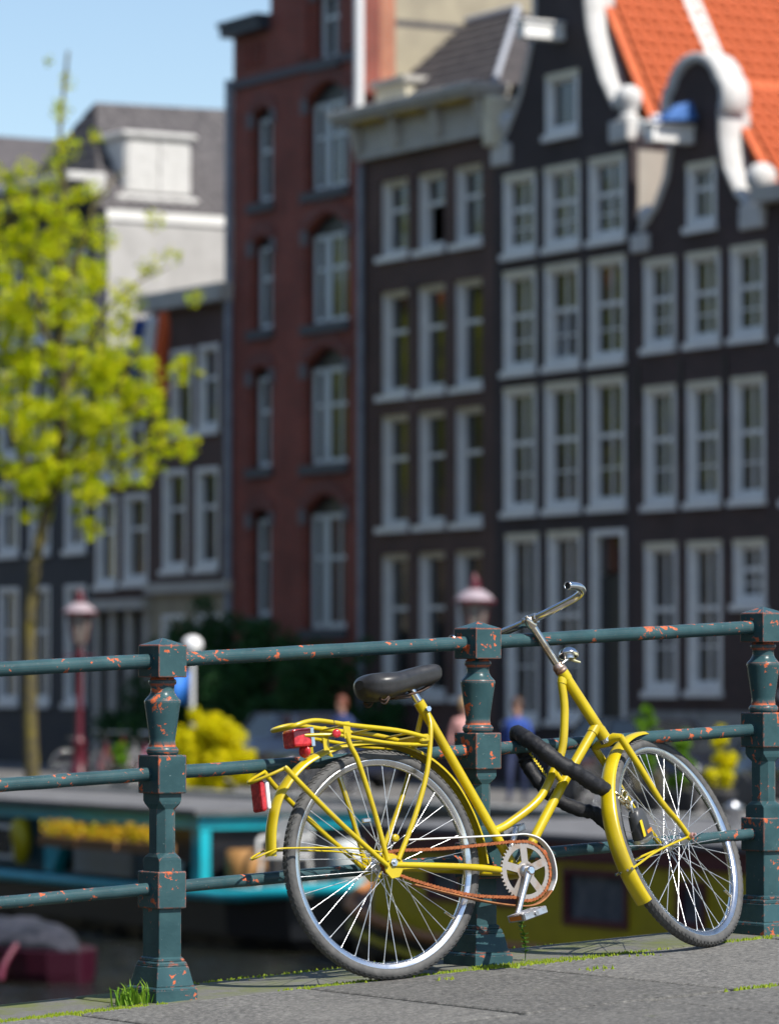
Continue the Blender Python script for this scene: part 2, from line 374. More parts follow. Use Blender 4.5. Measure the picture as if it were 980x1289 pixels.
# ================================================================== the bicycle
RC = Vector((.01692, 12.38857, -.02068))
lam = R(7.2); bn = (td*math.cos(lam) + ng*math.sin(lam)).normalized(); bvv = (-td*math.sin(lam) + ng*math.cos(lam)).normalized()
bk = empty('bicycle', 'yellow step-through bicycle leaning against the railing, chained through its front wheel', 'bicycle')
bk.matrix_world = Matrix(((rh.x, -bn.x, bvv.x, RC.x), (rh.y, -bn.y, bvv.y, RC.y), (rh.z, -bn.z, bvv.z, RC.z), (0,0,0,1)))
def L(u, v, w_=0.): return Vector((u, -w_, v))
HA = L(.88, .677); HT = L(.7455, .892); AX = (HT - HA).normalized()
STEER = Matrix.Translation(HA) @ Matrix.Rotation(R(25), 4, AX) @ Matrix.Translation(-HA)
HUB = L(1.120, .332)
def steer(pts): return [STEER @ Vector(p) for p in pts]
WR = .345
# ---- wheels
def wheel(center_matrix, rear):
    b = MB(); b.torus([(.3125,-.0135),(.3155,-.0145),(.3155,-.0125),(.309,-.0105),(.301,-.007),(.2985,0),(.301,.007),(.309,.0105),(.3155,.0125),(.3155,.0145),(.3125,.0135),(.302,.0120),(.297,.0075),(.2950,0),(.297,-.0075),(.302,-.0120)], 96)
    wh = b.build('wheel', RIM, bk); wh.matrix_local = center_matrix
    b = MB(); n = 120; prof = [(.3270+.018*math.cos(a)*1.0, .0195*math.sin(a)) for a in [2*PI*k/16 for k in range(16)]]
    b.torus(prof, n)
    for k in range(104):
        for sgn in (-1, 1):
            a = 2*PI*(k + (.5 if sgn > 0 else 0))/104
            for (p0, p1) in ((.08,.62),(.70,1.10)):
                vs = []
                for ph, da, off in ((p0, 0, .0), (p1, .022, .0), (p1, .054, .0), (p0, .032, .0)):
                    for hh in (-.0005, .0015):
                        rr_ = .0188 + hh; aa = a + da*sgn*1.0; q = .327 + rr_*math.cos(ph); vs.append(Vector((q*math.cos(aa), sgn*(rr_+.0012)*math.sin(ph), q*math.sin(aa))))
                b.add(vs, [(1,3,5,7),(0,2,3,1),(2,4,5,3),(4,6,7,5),(6,0,1,7)])
    b.build('tyre', TYRE, wh, fix=False)
    fl = .030; b = MB(); M = Matrix.Rotation(R(90), 4, 'X')
    hw = .068 if rear else .060
    b.lathe([(.006,-hw),(.006,-.047),(.012,-.046),(.012,-fl-.004),(.024,-fl-.002),(.024,-fl+.002),(.016,-fl+.005),(.0125,-.015),(.0125,.015),(.016,fl-.005),(.024,fl-.002),(.024,fl+.002),(.012,fl+.004),(.012,.046),(.006,.047),(.006,hw)], 18, M)
    b.build('hub', STEEL, wh)
    # 36 spokes, three-cross
    mes = {}
    for side in (-1, 1):
        for lead in (-1, 1):
            ha = lead*R(58); p0 = Vector((.0215*math.cos(ha), side*(fl+(.003 if lead > 0 else -.003)), .0215*math.sin(ha))); p1 = Vector((.3005, side*.002, 0))
            b = MB(); b.tube([p0, p0.lerp(p1, .5), p1.lerp(p0, .035)], .00135, 5); b.tube([p1.lerp(p0, .045), p1], .0022, 5); mes[side, lead] = b.mesh('spoke', SPOKE)
    for k in range(36):
        side = 1 if k % 2 else -1; lead = 1 if (k//2) % 2 else -1
        put('spoke', mes[side, lead], wh, Matrix.Rotation(-2*PI*(k+.3)/36, 4, 'Y'))
    a = R(-38); b = MB(); d = Vector((math.cos(a), 0, math.sin(a))); b.tube([d*.296, d*.272, d*.270, d*.262], [.0032,.0032,.0042,.0040], 8); b.build('valve', BRASS, wh)
    return wh
wheel(Matrix.Translation(L(0, WR)), True)
wheel(STEER @ Matrix.Translation(HUB), False)
# ---- frame
BBK = L(.488, .283)
def tube(name, pts, r_, m=YEL, par=None, n=14, per=0, **kw):
    pts = spline(pts, per) if per else pts
    return MB().tube(pts, r_, n, **kw).build(name, m, par if par is not None else bk)
b = MB()
b.tube([L(.197,.826), BBK], .0150, 16)
b.tube([L(.197,.826), L(.212,.798)], .0172, 16)
b.tube([HT, HA], .0178, 18); b.tube([HT + AX*.002, HT - AX*.03], .0195, 18); b.tube([HA + AX*.03, HA - AX*.002], .0195, 18)
b.tube([L(*p) for p in ((.842,.700),(.701,.544),(.571,.386),(.488,.283))], .0158, 16)
b.tube([L(*p) for p in ((.862,.722),(.842,.700),(.835,.692))], .0178, 16)
b.tube(spline([L(*p) for p in ((.752,.880),(.741,.862),(.742,.80),(.736,.745),(.714,.652),(.673,.586),(.600,.499),(.479,.434),(.425,.416))], 6), .0132, 14)
b.tube([L(.750,.872), L(.741,.852)], .0155, 14)
b.tube([L(.672,.584), L(.700,.545)], .009, 10)
b.tube([L(.488,.283,-.036), L(.488,.283,.036)], .0205, 20)
fr = b.build('frame', YEL, bk)
for s in (1, -1):
    b = MB(); b.tube(spline([L(.020,.352,.058*s), L(.10,.480,.056*s), L(.165,.610,.050*s), L(.205,.735,.036*s), L(.214,.785,.018*s), L(.210,.800,.010*s)], 4), .0082, 10); b.build('seat_stay', YEL, fr)
    b = MB(); b.tube(spline([L(.005,.338,.058*s), L(.13,.326,.057*s), L(.30,.308,.052*s), L(.41,.292,.036*s), L(.485,.284,.02*s)], 4), [.0085 + .0022*min(i/8, 1) for i in range(17)], 10); b.build('chain_stay', YEL, fr)
    b = MB(); b.panel([(-.035,.375),(.0,.372),(.030,.358),(.040,.330),(.018,.300),(-.012,.297),(-.030,.318)], [], -.0025, .0025)
    for v in range(len(b.v)): x, y, z = b.v[v]; b.v[v] = (x, y - .0575*s, z)
    b.build('dropout', YEL, fr, bevel=.002)
    b = MB(); M = Matrix.Translation(L(0,.345,.062*s)) @ Matrix.Rotation(R(90), 4, 'X')
    b.lathe([(.0125,-.005),(.0125,.005)], 6, M, smooth=False); b.lathe([(.005,-.012),(.005,.012)], 8, M); b.build('axle_nut', STEEL, fr)
b = MB(); b.tube([L(.212,.800,.022), L(.212,.800,-.022)], .0048, 8); b.tube([L(.212,.800,.021), L(.212,.800,.030)], .009, 6); b.build('seat_clamp_bolt', CHROME, fr)
# ---- seat post and saddle
tube('seat_post', [L(.150,.906), L(.196,.828)], .0125, CHROME)
st = [(-.012,.025,.900,.872),(.000,.055,.912,.848),(.020,.077,.920,.836),(.050,.087,.923,.832),(.085,.084,.922,.838),(.120,.070,.923,.848),(.155,.055,.929,.858),(.195,.045,.936,.866),(.235,.040,.941,.873),(.262,.036,.941,.879),(.280,.025,.935,.888),(.289,.008,.924,.900)]
rings = []
for u, hw, tp, bt in st:
    mid = (tp*.45 + bt*.55); rg = []
    for k in range(24):
        a = 2*PI*k/24; c, s = math.cos(a), math.sin(a)
        x = math.copysign(abs(c)**.75, c)*hw*(1.0 if s > 0 else .93); z = (tp-mid)*abs(s)**.8 if s > 0 else -(mid-bt)*abs(s)**.8
        if s > .6 and u > .02: z -= .004*(1-abs(c)/.8)
        rg.append(L(u, mid + z, x))
    rings.append(rg)
b = MB(); b.rings(rings); sa = b.build('saddle', BLACKRUB, bk); q = sa.modifiers.new('s', 'SUBSURF'); q.levels = 1; q.render_levels = 2
b = MB()
for s in (1,-1):
    b.tube(spline([L(.255,.878,.008*s), L(.20,.856,.018*s), L(.13,.846,.022*s), L(.06,.842,.032*s)], 5), .0034, 8)
    cp = [L(.045+.016*math.cos(a), .835+.009*math.sin(2*a)+.006*math.sin(a*.5), .045*s+.016*math.sin(a)) for a in [k*.45 for k in range(28)]]
    b.tube(cp, .0026, 6)
b.tube([L(.135,.862,.02), L(.135,.862,-.02)], .011, 10); b.tube([L(.06,.838,.05), L(.06,.838,-.05)], .0035, 8); b.box(.10,.16,-.018,.018,.838,.852)
b.build('spring', mat('rusty_saddle_spring', (.03,.022,.02), .6, .3, (.09,.045,.025), 50), sa)
# ---- mudguards
def guard(name, line, half, crown, mtx=None):
    rings = []; k = len(line)
    for i in range(k):
        a = line[max(i-1,0)]; c = line[min(i+1,k-1)]; d = (c-a).normalized(); nrm = Vector((d.z, 0, -d.x)) 
        rg = []
        for j in range(9):
            s = -1 + j/4; dep = crown*(1 - math.sqrt(max(1-(s*.96)**2, 0)))
            rg.append(line[i] + Vector((0, s*half, 0)) - nrm*dep)
        for j in range(8, -1, -1):
            s = -1 + j/4; dep = crown*(1 - math.sqrt(max(1-(s*.96)**2, 0))); rg.append(line[i] + Vector((0, s*half*.96, 0)) - nrm*(dep+.0016))
        rings.append([mtx @ p for p in rg] if mtx is not None else rg)
    return MB().rings(rings).build(name, YEL, bk)
rg_line = spline([L(*p) for p in ((.381,.318),(.373,.397),(.340,.497),(.281,.596),(.188,.672),(.077,.712),(-.065,.719),(-.182,.697),(-.272,.655),(-.350,.578),(-.388,.488),(-.402,.398))], 6)
rgd = guard('mudguard', rg_line, .0275, .021)
def arc(c, r_, a0, a1, n): return [Vector((c.x + r_*math.cos(R(a0+(a1-a0)*i/n)), 0, c.z + r_*math.sin(R(a0+(a1-a0)*i/n)))) for i in range(n+1)]
fgd = guard('mudguard', arc(HUB, .369, 79, 214, 40), .0290, .022, STEER)
for s in (1,-1):
    b = MB(); b.tube(spline([L(-.455,.393,.0), L(-.445,.398,.02*s), L(-.405,.412,.032*s), L(-.36,.416,.042*s), L(-.14,.399,.052*s), L(-.03,.378,.055*s)], 4), .0030, 8); b.build('mudguard_stay', YEL, rgd)
    b = MB(); p = [HUB + Vector((0,-.052*s,0)), HUB + Vector((-.20,-.048*s,-.045)), HUB + Vector((-.315,-.034*s,-.085)), HUB + Vector((-.352,-.028*s,-.098))]; b.tube(steer(spline(p, 4)), .0040, 8); b.build('mudguard_stay', YEL, fgd)
    b = MB()
    for da in (0, 1):
        a = R(195.5); c = HUB + Vector((.360*math.cos(a), -.027*s*(1-.6*da), .360*math.sin(a))); c2 = c + Vector((-.012,-.004*s,-.003)); b.tube(steer([c, c2]), .0042, 8)
    b.build('rivet', CHROME, fgd)
# ---- rear rack
rk_pts = [(.165,.712),(.067,.738),(-.10,.764),(-.205,.783),(-.250,.783),(-.290,.775)]
b = MB()
loop = [L(u, v, .062) for u, v in rk_pts] + [L(-.305,.771,.045), L(-.310,.770,0), L(-.305,.771,-.045)] + [L(u, v, -.062) for u, v in rk_pts[::-1]]
b.tube(spline(loop, 5), .0072, 12)
rack = b.build('rack', YEL, bk)
for u, v in ((.10,.731),(-.02,.752),(-.12,.768)):
    MB().tube([L(u,v-.004,.062), L(u,v-.004,-.062)], .0032, 8).build('crossbar', YEL, rack)
for s in (1,-1):
    MB().tube(spline([L(.175,.690,.05*s), L(.05,.700,.058*s), L(-.10,.728,.06*s), L(-.16,.739,.055*s), L(-.245,.745,.03*s)], 4), .0058, 10).build('carrier_tube', YEL, rack)
    MB().tube(spline([L(-.118,.742,.062*s), L(-.108,.70,.064*s), L(-.087,.651,.064*s), L(-.050,.506,.062*s), L(-.020,.352,.061*s)], 5), .0078, 10).build('rack_stay', YEL, rack)
    MB().tube(spline([L(-.345,.655,.060*s), L(-.305,.606,.066*s), L(-.193,.492,.064*s), L(-.067,.376,.062*s), L(-.022,.336,.061*s)], 5), [.006]+[.0080]*20, 10).build('rack_stay', YEL, rack)
    MB().box(-.128,-.104,-.065*s-.0015,-.065*s+.0015,.725,.775).build('bracket', YEL, rack); MB().box(-.192,-.172,-.045*s-.0015,-.045*s+.0015,.695,.745).build('bracket', YEL, rack)
MB().tube(spline([L(-.340,.652,.058), L(-.392,.634,.045), L(-.425,.622,.02), L(-.430,.618,0), L(-.425,.622,-.02), L(-.392,.634,-.045), L(-.340,.652,-.058)], 4), .0050, 8).build('carrier_tube', YEL, rack)
b = MB(); b.box(.145,.180,-.066,.066,.696,.722); b.build('rack_clamp', YEL, rack, bevel=.005)
# lights and reflectors at the back
b = MB(); b.box(-.285,-.222,-.034,.034,.712,.766); tl = b.build('tail_light', RED, bk, bevel=.008, seg=2)
MB().box(-.224,-.212,-.036,.036,.709,.769).build('tail_light_housing', CHROME, tl, bevel=.003)
def disc(name, c, axis, r_, th, m, par, sx=1.):
    q = Vector(axis).normalized().to_track_quat('Z', 'Y').to_matrix().to_4x4(); M = Matrix.Translation(c) @ q @ Matrix.Diagonal((sx,1,1,1))
    return MB().lathe([(r_*.2,-th),(r_*.9,-th),(r_,-th*.4),(r_,th*.4),(r_*.9,th),(r_*.2,th)], 20, M).build(name, m, par)
disc('reflector', L(-.238,.699,.012), (-1,-.35,0), .020, .006, RED, bk)
disc('reflector', L(-.160,.741,.074), (-.3,-1,.1), .0135, .005, RED, bk, 1.)
b = MB(); b.tube([L(-.16,.785,.068), L(-.16,.742,.072)], .0012, 6); b.build('reflector_wire', BLACKRUB, bk)
b = MB(); b.box(-.418,-.400,-.030,.030,.530,.624); ro = b.build('reflector', RED, bk, bevel=.008, seg=2)
b = MB(); b.box(-.400,-.386,-.032,.032,.535,.619); b.build('reflector_back', CLEARW, ro, bevel=.006, seg=2)
disc('rack_bolt', L(.012,.417,.066), (0,-1,0), .012, .007, YEL, rack)
b = MB(); b.box(-.088,-.060,-.058,-.046,.470,.484); b.build('stay_clip', STEEL, rack, bevel=.003)
# ---- chain, chainring, cranks, pedals
RINGW = .047; CR = .0905; SPR = .034
b = MB(); outer = []
for k in range(46):
    for da, rr_ in ((-.30,.0875),(-.12,.0945),(.12,.0945),(.30,.0875)): a = 2*PI*(k+da)/46; outer.append((.488+rr_*math.cos(a), .283+rr_*math.sin(a)))
holes = []
for k in range(5):
    a0 = R(72*k+22); a1 = R(72*k+86-22+8+0)
    a0 = R(72*k + 10 + 18); a1 = R(72*(k+1) - 10 + 18)
    hp = [(.488+.072*math.cos(a0+(a1-a0)*i/8), .283+.072*math.sin(a0+(a1-a0)*i/8)) for i in range(9)]
    m = (a0+a1)/2; hp += [(.488+.032*math.cos(m+.25), .283+.032*math.sin(m+.25)), (.488+.032*math.cos(m-.25), .283+.032*math.sin(m-.25))]
    holes.append(hp)
b.panel(outer, holes, -RINGW-.0016, -RINGW+.0016); ring = b.build('chainring', mat('worn_alloy', (.40,.36,.33), .45, .6, (.30,.20,.13), 30, .5, .75), bk)
b = MB(); b.tube(spline([L(.488+.101*math.cos(a), .283+.101*math.sin(a), RINGW+.006) for a in [R(-100+10*i) for i in range(21)]], 2), .0016, 6)
MB().lathe([(.010,-.008),(.024,-.006),(.024,.004),(.014,.012)], 16, Matrix.Translation(L(.488,.283,RINGW)) @ Matrix.Rotation(R(90),4,'X')).build('spider_hub', STEEL, ring)
up = [L(.044,.379,RINGW), L(.20,.373,RINGW), L(.33,.374,RINGW), L(.44,.376,RINGW)]
path = [Vector(p) for p in spline(up, 8)]
path += [L(.488+CR*math.cos(R(a)), .283+CR*math.sin(R(a)), RINGW) for a in range(92,-112,-8)]
path += spline([L(.44,.206,RINGW), L(.30,.222,RINGW), L(.18,.252,RINGW), L(.06,.292,RINGW), L(.015,.312,RINGW)], 8)
path += [L(SPR*math.cos(R(a)), .345+SPR*math.sin(R(a)), RINGW) for a in range(265, 80, -15)]
path.append(path[0])
ds = [0]
for i in range(1, len(path)): ds.append(ds[-1] + (path[i]-path[i-1]).length)
def at(s):
    s %= ds[-1]
    for i in range(1, len(ds)):
        if ds[i] >= s: f = (s-ds[i-1])/max(ds[i]-ds[i-1],1e-9); return path[i-1].lerp(path[i], f)
    return path[-1]
nl = int(ds[-1]/.0127); b = MB()
for k in range(nl):
    p0, p1 = at(k*ds[-1]/nl), at((k+1)*ds[-1]/nl); d = (p1-p0).normalized(); up_ = Vector((0,1,0)).cross(d); c = (p0+p1)/2
    M = Matrix(((d.x,0,up_.x,c.x),(d.y,1,up_.y,c.y),(d.z,0,up_.z,c.z),(0,0,0,1))); hw = .0042 if k % 2 else .0030
    for s in (-1,1):
        y = s*hw; hexa = [(-.0085,0),(-.006,.0058),(-.002,.0034),(.002,.0034),(.006,.0058),(.0085,0),(.006,-.0058),(.002,-.0034),(-.002,-.0034),(-.006,-.0058)]
        b.add([M @ Vector((x, y-.0007, z)) for x, z in hexa] + [M @ Vector((x, y+.0007, z)) for x, z in hexa], [tuple(range(10)), tuple(range(10,20))] + [(i,(i+1)%10,10+(i+1)%10,10+i) for i in range(10)])
    b.lathe([(.0036,-.004),(.0036,.004)], 6, Matrix.Translation(p0) @ Matrix.Rotation(R(90),4,'X'))
b.build('chain', CHAIN, bk)
b = MB(); spo = []
for k in range(18):
    for da, rr_ in ((-.25,.031),(-.1,.0375),(.1,.0375),(.25,.031)): a = 2*PI*(k+da)/18; spo.append((rr_*math.cos(a), .345+rr_*math.sin(a)))
b.panel(spo, [circ(0,.345,.02,12)], -RINGW-.0015, -RINGW+.0015).build('sprocket', CHAIN, bk)
def strip(name, pts, m, w0, w1, th=.0022):
    rings = []; k = len(pts)
    for i in range(k):
        d = (pts[min(i+1,k-1)] - pts[max(i-1,0)]).normalized(); nrm = Vector((-d.z,0,d.x))*th
        p = pts[i]; rings.append([p+Vector((0,-w0,0))+nrm, p+Vector((0,-w1,0))+nrm, p+Vector((0,-w1,0))-nrm, p+Vector((0,-w0,0))-nrm])
    return MB().rings(rings, smooth=False).build(name, m, bk, bevel=.0008)
g1 = spline([L(*p) for p in ((.064,.409),(.20,.404),(.32,.400),(.44,.396),(.500,.394),(.550,.375),(.583,.335),(.5935,.290),(.590,.250),(.570,.216))], 6)
g2 = spline([L(*p) for p in ((.570,.216),(.540,.192),(.500,.178),(.440,.180),(.330,.201),(.20,.236),(.069,.274))], 6)
strip('chain_guard', g1, WHITEP, .038, .062); strip('chain_guard', g2, RUST, .038, .061)
def crank(s, tip):
    w0, w1 = .066*s, .082*s; a = BBK + Vector((0,-w0,0)); c = L(tip[0], tip[1], w1)
    d = (c-a).normalized(); rings = []
    for f, hw, th in ((-.06,.010,.008),(0,.0165,.010),(.08,.0140,.0095),(.25,.0105,.0075),(.8,.0095,.0070),(.95,.0125,.0080),(1.06,.0085,.0065)):
        p = a.lerp(c, f); nrm = Vector((-d.z,0,d.x)).normalized()
        rings.append([p + nrm*hw*math.cos(t) + Vector((0,1,0))*th*math.sin(t) for t in [2*PI*k/10 for k in range(10)]])
    o = MB().rings(rings).build('crank', STEEL, bk)
    MB().lathe([(.0145,-.004),(.0145,.003),(.010,.006)], 16, Matrix.Translation(BBK+Vector((0,-.074*s,0))) @ Matrix.Rotation(R(90)*s,4,'X')).build('crank_cap', CHROME, o)
    pc = c + Vector((0,-.052*s,0)); M = Matrix.Translation(pc) @ Matrix.Rotation(R(-12),4,'Y')
    b = MB(); b.lathe([(.0065,-.052),(.0065,.052)], 10, M @ Matrix.Rotation(R(90),4,'X'))
    for sx in (-1,1): b.box(sx*.040-.006, sx*.040+.006, -.042, .042, -.011, .011, M)
    for sy in (-.042,-.014,.014,.042): b.box(-.044, .044, sy-.0035, sy+.0035, -.0105, .0105, M)
    p = b.build('pedal', mat('pedal_metal', (.55,.55,.57), .35, .9, (.3,.28,.26), 40), o, bevel=.002)
    b = MB()
    for sx in (-1,1): b.box(sx*.0462-.0012, sx*.0462+.0012, -.030, .030, -.0065, .0065, M)
    b.build('reflector', AMBER, p)
crank(1, (.414,.150)); crank(-1, (.562,.416))
# ---- fork, headset, stem, handlebar, bell
b = MB(); CRN = HA - AX*.018; FW = AX.cross(Vector((0,1,0))).normalized(); FW = -FW if FW.x < 0 else FW
b.lathe([(.0215,-.002),(.0215,.004),(.0195,.008),(.0195,.012)], 18, STEER @ Matrix.Translation(HA - AX*.012) @ AX.to_track_quat('Z','Y').to_matrix().to_4x4())
b.build('crown_race', CHROME, bk)
b = MB(); b.tube(steer([CRN + Vector((0,-.052,0)) - AX*.004, CRN + Vector((0,-.03,0)) + AX*.004, CRN, CRN + Vector((0,.03,0)) + AX*.004, CRN + Vector((0,.052,0)) - AX*.004]), [.011,.015,.017,.015,.011], 12)
fk = b.build('fork', YEL, bk)
for s in (1,-1):
    q = Vector((0,-.050*s,0)); pts = [CRN+q, CRN+q-AX*.12, CRN+q-AX*.25-FW*.004, HUB+Vector((0,-.052*s,0))+AX*.06-FW*.006, HUB+Vector((0,-.052*s,0))]
    b = MB(); b.tube(steer(spline(pts, 5)), [.0118-.0042*i/20 for i in range(21)], 12); b.tube(steer([HUB+Vector((0,-.048*s,0)), HUB+Vector((0,-.057*s,0))]), .0125, 12); b.build('fork_blade', YEL, fk)
    b = MB(); b.tube(steer([HUB+Vector((0,-.056*s,0)), HUB+Vector((0,-.068*s,0))]), .0095, 6); b.tube(steer([HUB+Vector((0,-.06*s,0)), HUB+Vector((0,-.078*s,0))]), .0045, 8); b.build('axle_nut', mat('rusty_nut', (.5,.3,.28), .5, .5), fk)
qm = AX.to_track_quat('Z','Y').to_matrix().to_4x4()
b = MB(); b.lathe([(.017,-.004),(.0205,-.002),(.0205,.006),(.0185,.009),(.0205,.012),(.0205,.019),(.0165,.022),(.0165,.028),(.013,.030)], 18, STEER @ Matrix.Translation(HT) @ qm)
b.build('headset', mat('rusty_headset', (.55,.42,.36), .4, .8, (.30,.14,.07), 45, .4, .6), bk)
ST0 = HT + AX*.02; ST1 = L(.6455,1.0515)
b = MB(); b.tube(steer([ST0, ST1 + AX*.006]), .0125, 14); b.lathe([(.013,-.022),(.0155,-.018),(.0155,.012),(.012,.016)], 14, STEER @ Matrix.Translation(ST1) @ qm)
b.tube(steer([ST1 + Vector((0,-.024,0)) + FW*.010, ST1 + Vector((0,.024,0)) + FW*.010]), .0165, 14); b.tube(steer([ST1+AX*.014, ST1+AX*.022]), .006, 6)
b.build('stem', mat('worn_chrome_stem', (.72,.66,.58), .22, 1., (.45,.33,.22), 40, .45, .7), bk)
HB = ST1 + FW*.010; b = MB(); hb = []
bwd = Vector((-1,0,.0)); 
half = [(0,0,0),(0,.06,.0),(.004,.13,.004),(.006,.178,.008),(-.004,.208,.014),(-.030,.222,.020),(-.062,.226,.022),(-.112,.228,.020)]
for s in (-1,1):
    seq = [HB + Vector((dx, -dy*s, dz)) for dx, dy, dz in half]; hb = (seq[::-1] + hb) if s < 0 else (hb + seq[1:])
hb = spline(hb, 5); rads = [.0112]*len(hb)
b.tube(steer(hb), .0124, 16, cap=False)
hbar = b.build('handlebar', CHROME, bk)
q = hbar.modifiers.new('s', 'SOLIDIFY'); q.thickness = .0018; q.offset = -1
b = MB()
for e, f in ((hb[0], hb[1]), (hb[-1], hb[-2])):
    d = (f-e).normalized(); b.tube(steer([e+d*.02, e+d*.023]), .0112, 14)
b.build('handlebar_bore', BLACKRUB, hbar)
bc = L(.757,.930,.034); b = MB(); BM = STEER @ Matrix.Translation(bc) @ Matrix.Rotation(R(14),4,'Y') @ Matrix.Scale(1.22,4)
b.lathe([(.0005,.0225),(.010,.0215),(.018,.0175),(.0235,.011),(.0262,.003),(.0268,0),(.0255,-.0005),(.024,.001)], 24, BM)
bell = b.build('bell', CHROME, bk)
b = MB(); b.tube([BM @ Vector((.0,0,-.004)), BM @ Vector((.016,-.004,-.010)), BM @ Vector((.034,-.008,-.011))], [.006,.007,.0055], 8, flat=.6); b.build('bell_lever', mat('yellowed_plastic', (.62,.60,.40), .5), bell)
b = MB(); b.lathe([(.012,-.010),(.014,-.004),(.014,.002)], 12, BM); b.tube([BM @ Vector((0,0,-.006)), BM @ Vector((-.018,.012,-.022))], .005, 8); b.build('bell_bracket', STEEL, bell)

# ================================================================== the chain lock
lk = empty('chain_lock', 'black fabric sleeved chain lock wrapped round the middle rail and front wheel', 'lock'); lk.matrix_world = bk.matrix_world.copy()
lr = random.Random(2)
def sleeve(pts, r_):
    pts = spline([L(*p) for p in pts], 9); rr_ = []
    for i, p in enumerate(pts): rr_.append(r_*(1+.06*math.sin(i*.8+2*math.sin(i*.31))+.05*lr.uniform(-1,1)))
    rings = []; b = MB(); n = 12
    tmp = MB(); tmp.tube(pts, rr_, n, cap=True)
    for k in range(len(tmp.v)):
        v = Vector(tmp.v[k]); v += Vector((lr.uniform(-1,1), lr.uniform(-1,1), lr.uniform(-1,1)))*.0013; tmp.v[k] = tuple(v)
    return tmp
sleeve([(.655,.630,-.112),(.650,.668,-.118),(.628,.705,-.108),(.606,.714,-.072),(.598,.690,-.020),(.614,.652,.030),(.648,.607,.060),(.700,.572,.072),(.757,.535,.072),(.822,.505,.062)], .0250).build('sleeve', FABRIC, lk)
sleeve([(.648,.664,-.122),(.658,.618,-.116),(.674,.562,-.092),(.712,.504,-.068),(.790,.462,-.056),(.850,.446,-.056),(.885,.412,-.050),(.905,.390,-.038)], .0215).build('sleeve', FABRIC, lk)
b = MB()
for k in range(11):
    f = k/10; p = L(.652+.046*f, .648-.088*f, -.092+.022*f); b.tube([p, p+Vector((.006,-.001,.005)), p+Vector((.004,-.001,-.007))], .0022, 5)
b.build('sleeve_print', mat('yellow_print', (.70,.55,.02), .6), lk)
def link(c, d, up_, a, bb, r_):
    d = Vector(d).normalized(); up_ = (Vector(up_) - d*Vector(up_).dot(d)).normalized(); pts = []
    for k in range(20):
        t = 2*PI*k/20; pts.append(c + d*(math.cos(t)*a + (.3*a if math.cos(t) > 0 else -.3*a)) + up_*math.sin(t)*bb)
    return MB().tube(pts, r_, 8, closed=True)
lp = [(.826,.502,.066),(.842,.490,.074),(.860,.478,.078),(.876,.466,.074),(.890,.455,.066)]
for i in range(len(lp)):
    c = L(*lp[i]); d = L(*lp[min(i+1,4)]) - L(*lp[max(i-1,0)])
    link(c, d, (0,-1,.4) if i % 2 else (.3,.5,1), .011, .0105, .0042).build('chain_link', BRASS, lk)
link(L(.872,.488,.080), (.5,0,1), (1,0,-.4), .010, .011, .0042).build('chain_link', BRASS, lk)
pd = Matrix.Translation(L(.930,.398,.060)) @ Matrix.Scale(1.28,4) @ Matrix.Rotation(R(24),4,'Z') @ Matrix.Rotation(R(-18),4,'Y')
b = MB(); rings = []
for z, hx, hy in ((-.040,.026,.016),(-.034,.030,.019),(-.005,.028,.018),(.020,.025,.017),(.032,.019,.014),(.036,.012,.010)):
    rings.append([pd @ Vector((math.copysign(abs(math.cos(t))**.6, math.cos(t))*hx, math.copysign(abs(math.sin(t))**.6, math.sin(t))*hy, z)) for t in [2*PI*(k+.5)/20 for k in range(20)]])
padl = b.rings(rings).build('padlock', LOCKB, lk)
b = MB(); rings = []
for z, s in ((-.047,.90),(-.043,1.02),(-.036,1.04)):
    rings.append([pd @ Vector((math.copysign(abs(math.cos(t))**.6, math.cos(t))*.030*s, math.copysign(abs(math.sin(t))**.6, math.sin(t))*.019*s, z)) for t in [2*PI*(k+.5)/20 for k in range(20)]])
b.rings(rings).build('padlock_base', STEEL, padl)
b = MB(); b.tube([pd @ Vector(p) for p in spline([(-.014,0,.028),(-.015,0,.044),(-.008,0,.056),(.008,0,.056),(.015,0,.044),(.014,0,.028)], 5)], .0045, 10); b.build('shackle', STEEL, padl)
b = MB(); b.box(-.026,-.014,-.0192,-.0172,-.03,.012, pd); b.build('side_panel', mat('lock_yellow', (.68,.50,.01), .5), padl, bevel=.003)
b = MB(); b.box(-.004,.020,-.0192,-.0180,-.028,-.020, pd); b.build('badge', mat('lock_orange', (.65,.22,.02), .5), padl)

# ================================================================== the far bank: street, quay, water
PH = R(59.5); ORG = Vector((4.70, 80.0, 0)); fd = Vector((-math.cos(PH), math.sin(PH), 0)); fn = Vector((-math.sin(PH), -math.cos(PH), 0))
QZ = -1.3; WZ = -3.25
def C(s, q, z): return ORG + fd*s + fn*q + Vector((0, 0, z))
CM = Matrix(((-fd.x, -fn.x, 0, ORG.x), (-fd.y, -fn.y, 0, ORG.y), (0, 0, 1, 0), (0, 0, 0, 1)))   # local x = -s, local y = -q
STREET = mat('street_clinker', (.15,.145,.14), .9, 0, (.11,.105,.10), 2)
QUAYB = brickmat('quay_brickwork', (.13,.085,.065), (.09,.06,.05), (.15,.14,.12))
STONE = mat('grey_stone', (.30,.30,.29), .8, 0, (.22,.22,.21), 4)
def boxC(name, s0, s1, q0, q1, z0, z1, m):
    o = MB().box(-s1, -s0, -q1, -q0, z0, z1).build(name, m); o.matrix_world = CM; return o
struct(boxC('street', -140, 260, -300, 8.7, -4.5, QZ, STREET))
qw = boxC('quay_wall', -140, 260, 8.7, 9.0, -4.5, QZ-.02, QUAYB); tag(qw, 'brick quay wall behind the moored boats', 'wall')
qc = boxC('quay_coping', -140, 260, 8.55, 9.08, QZ-.016, QZ+.06, STONE); struct(qc)
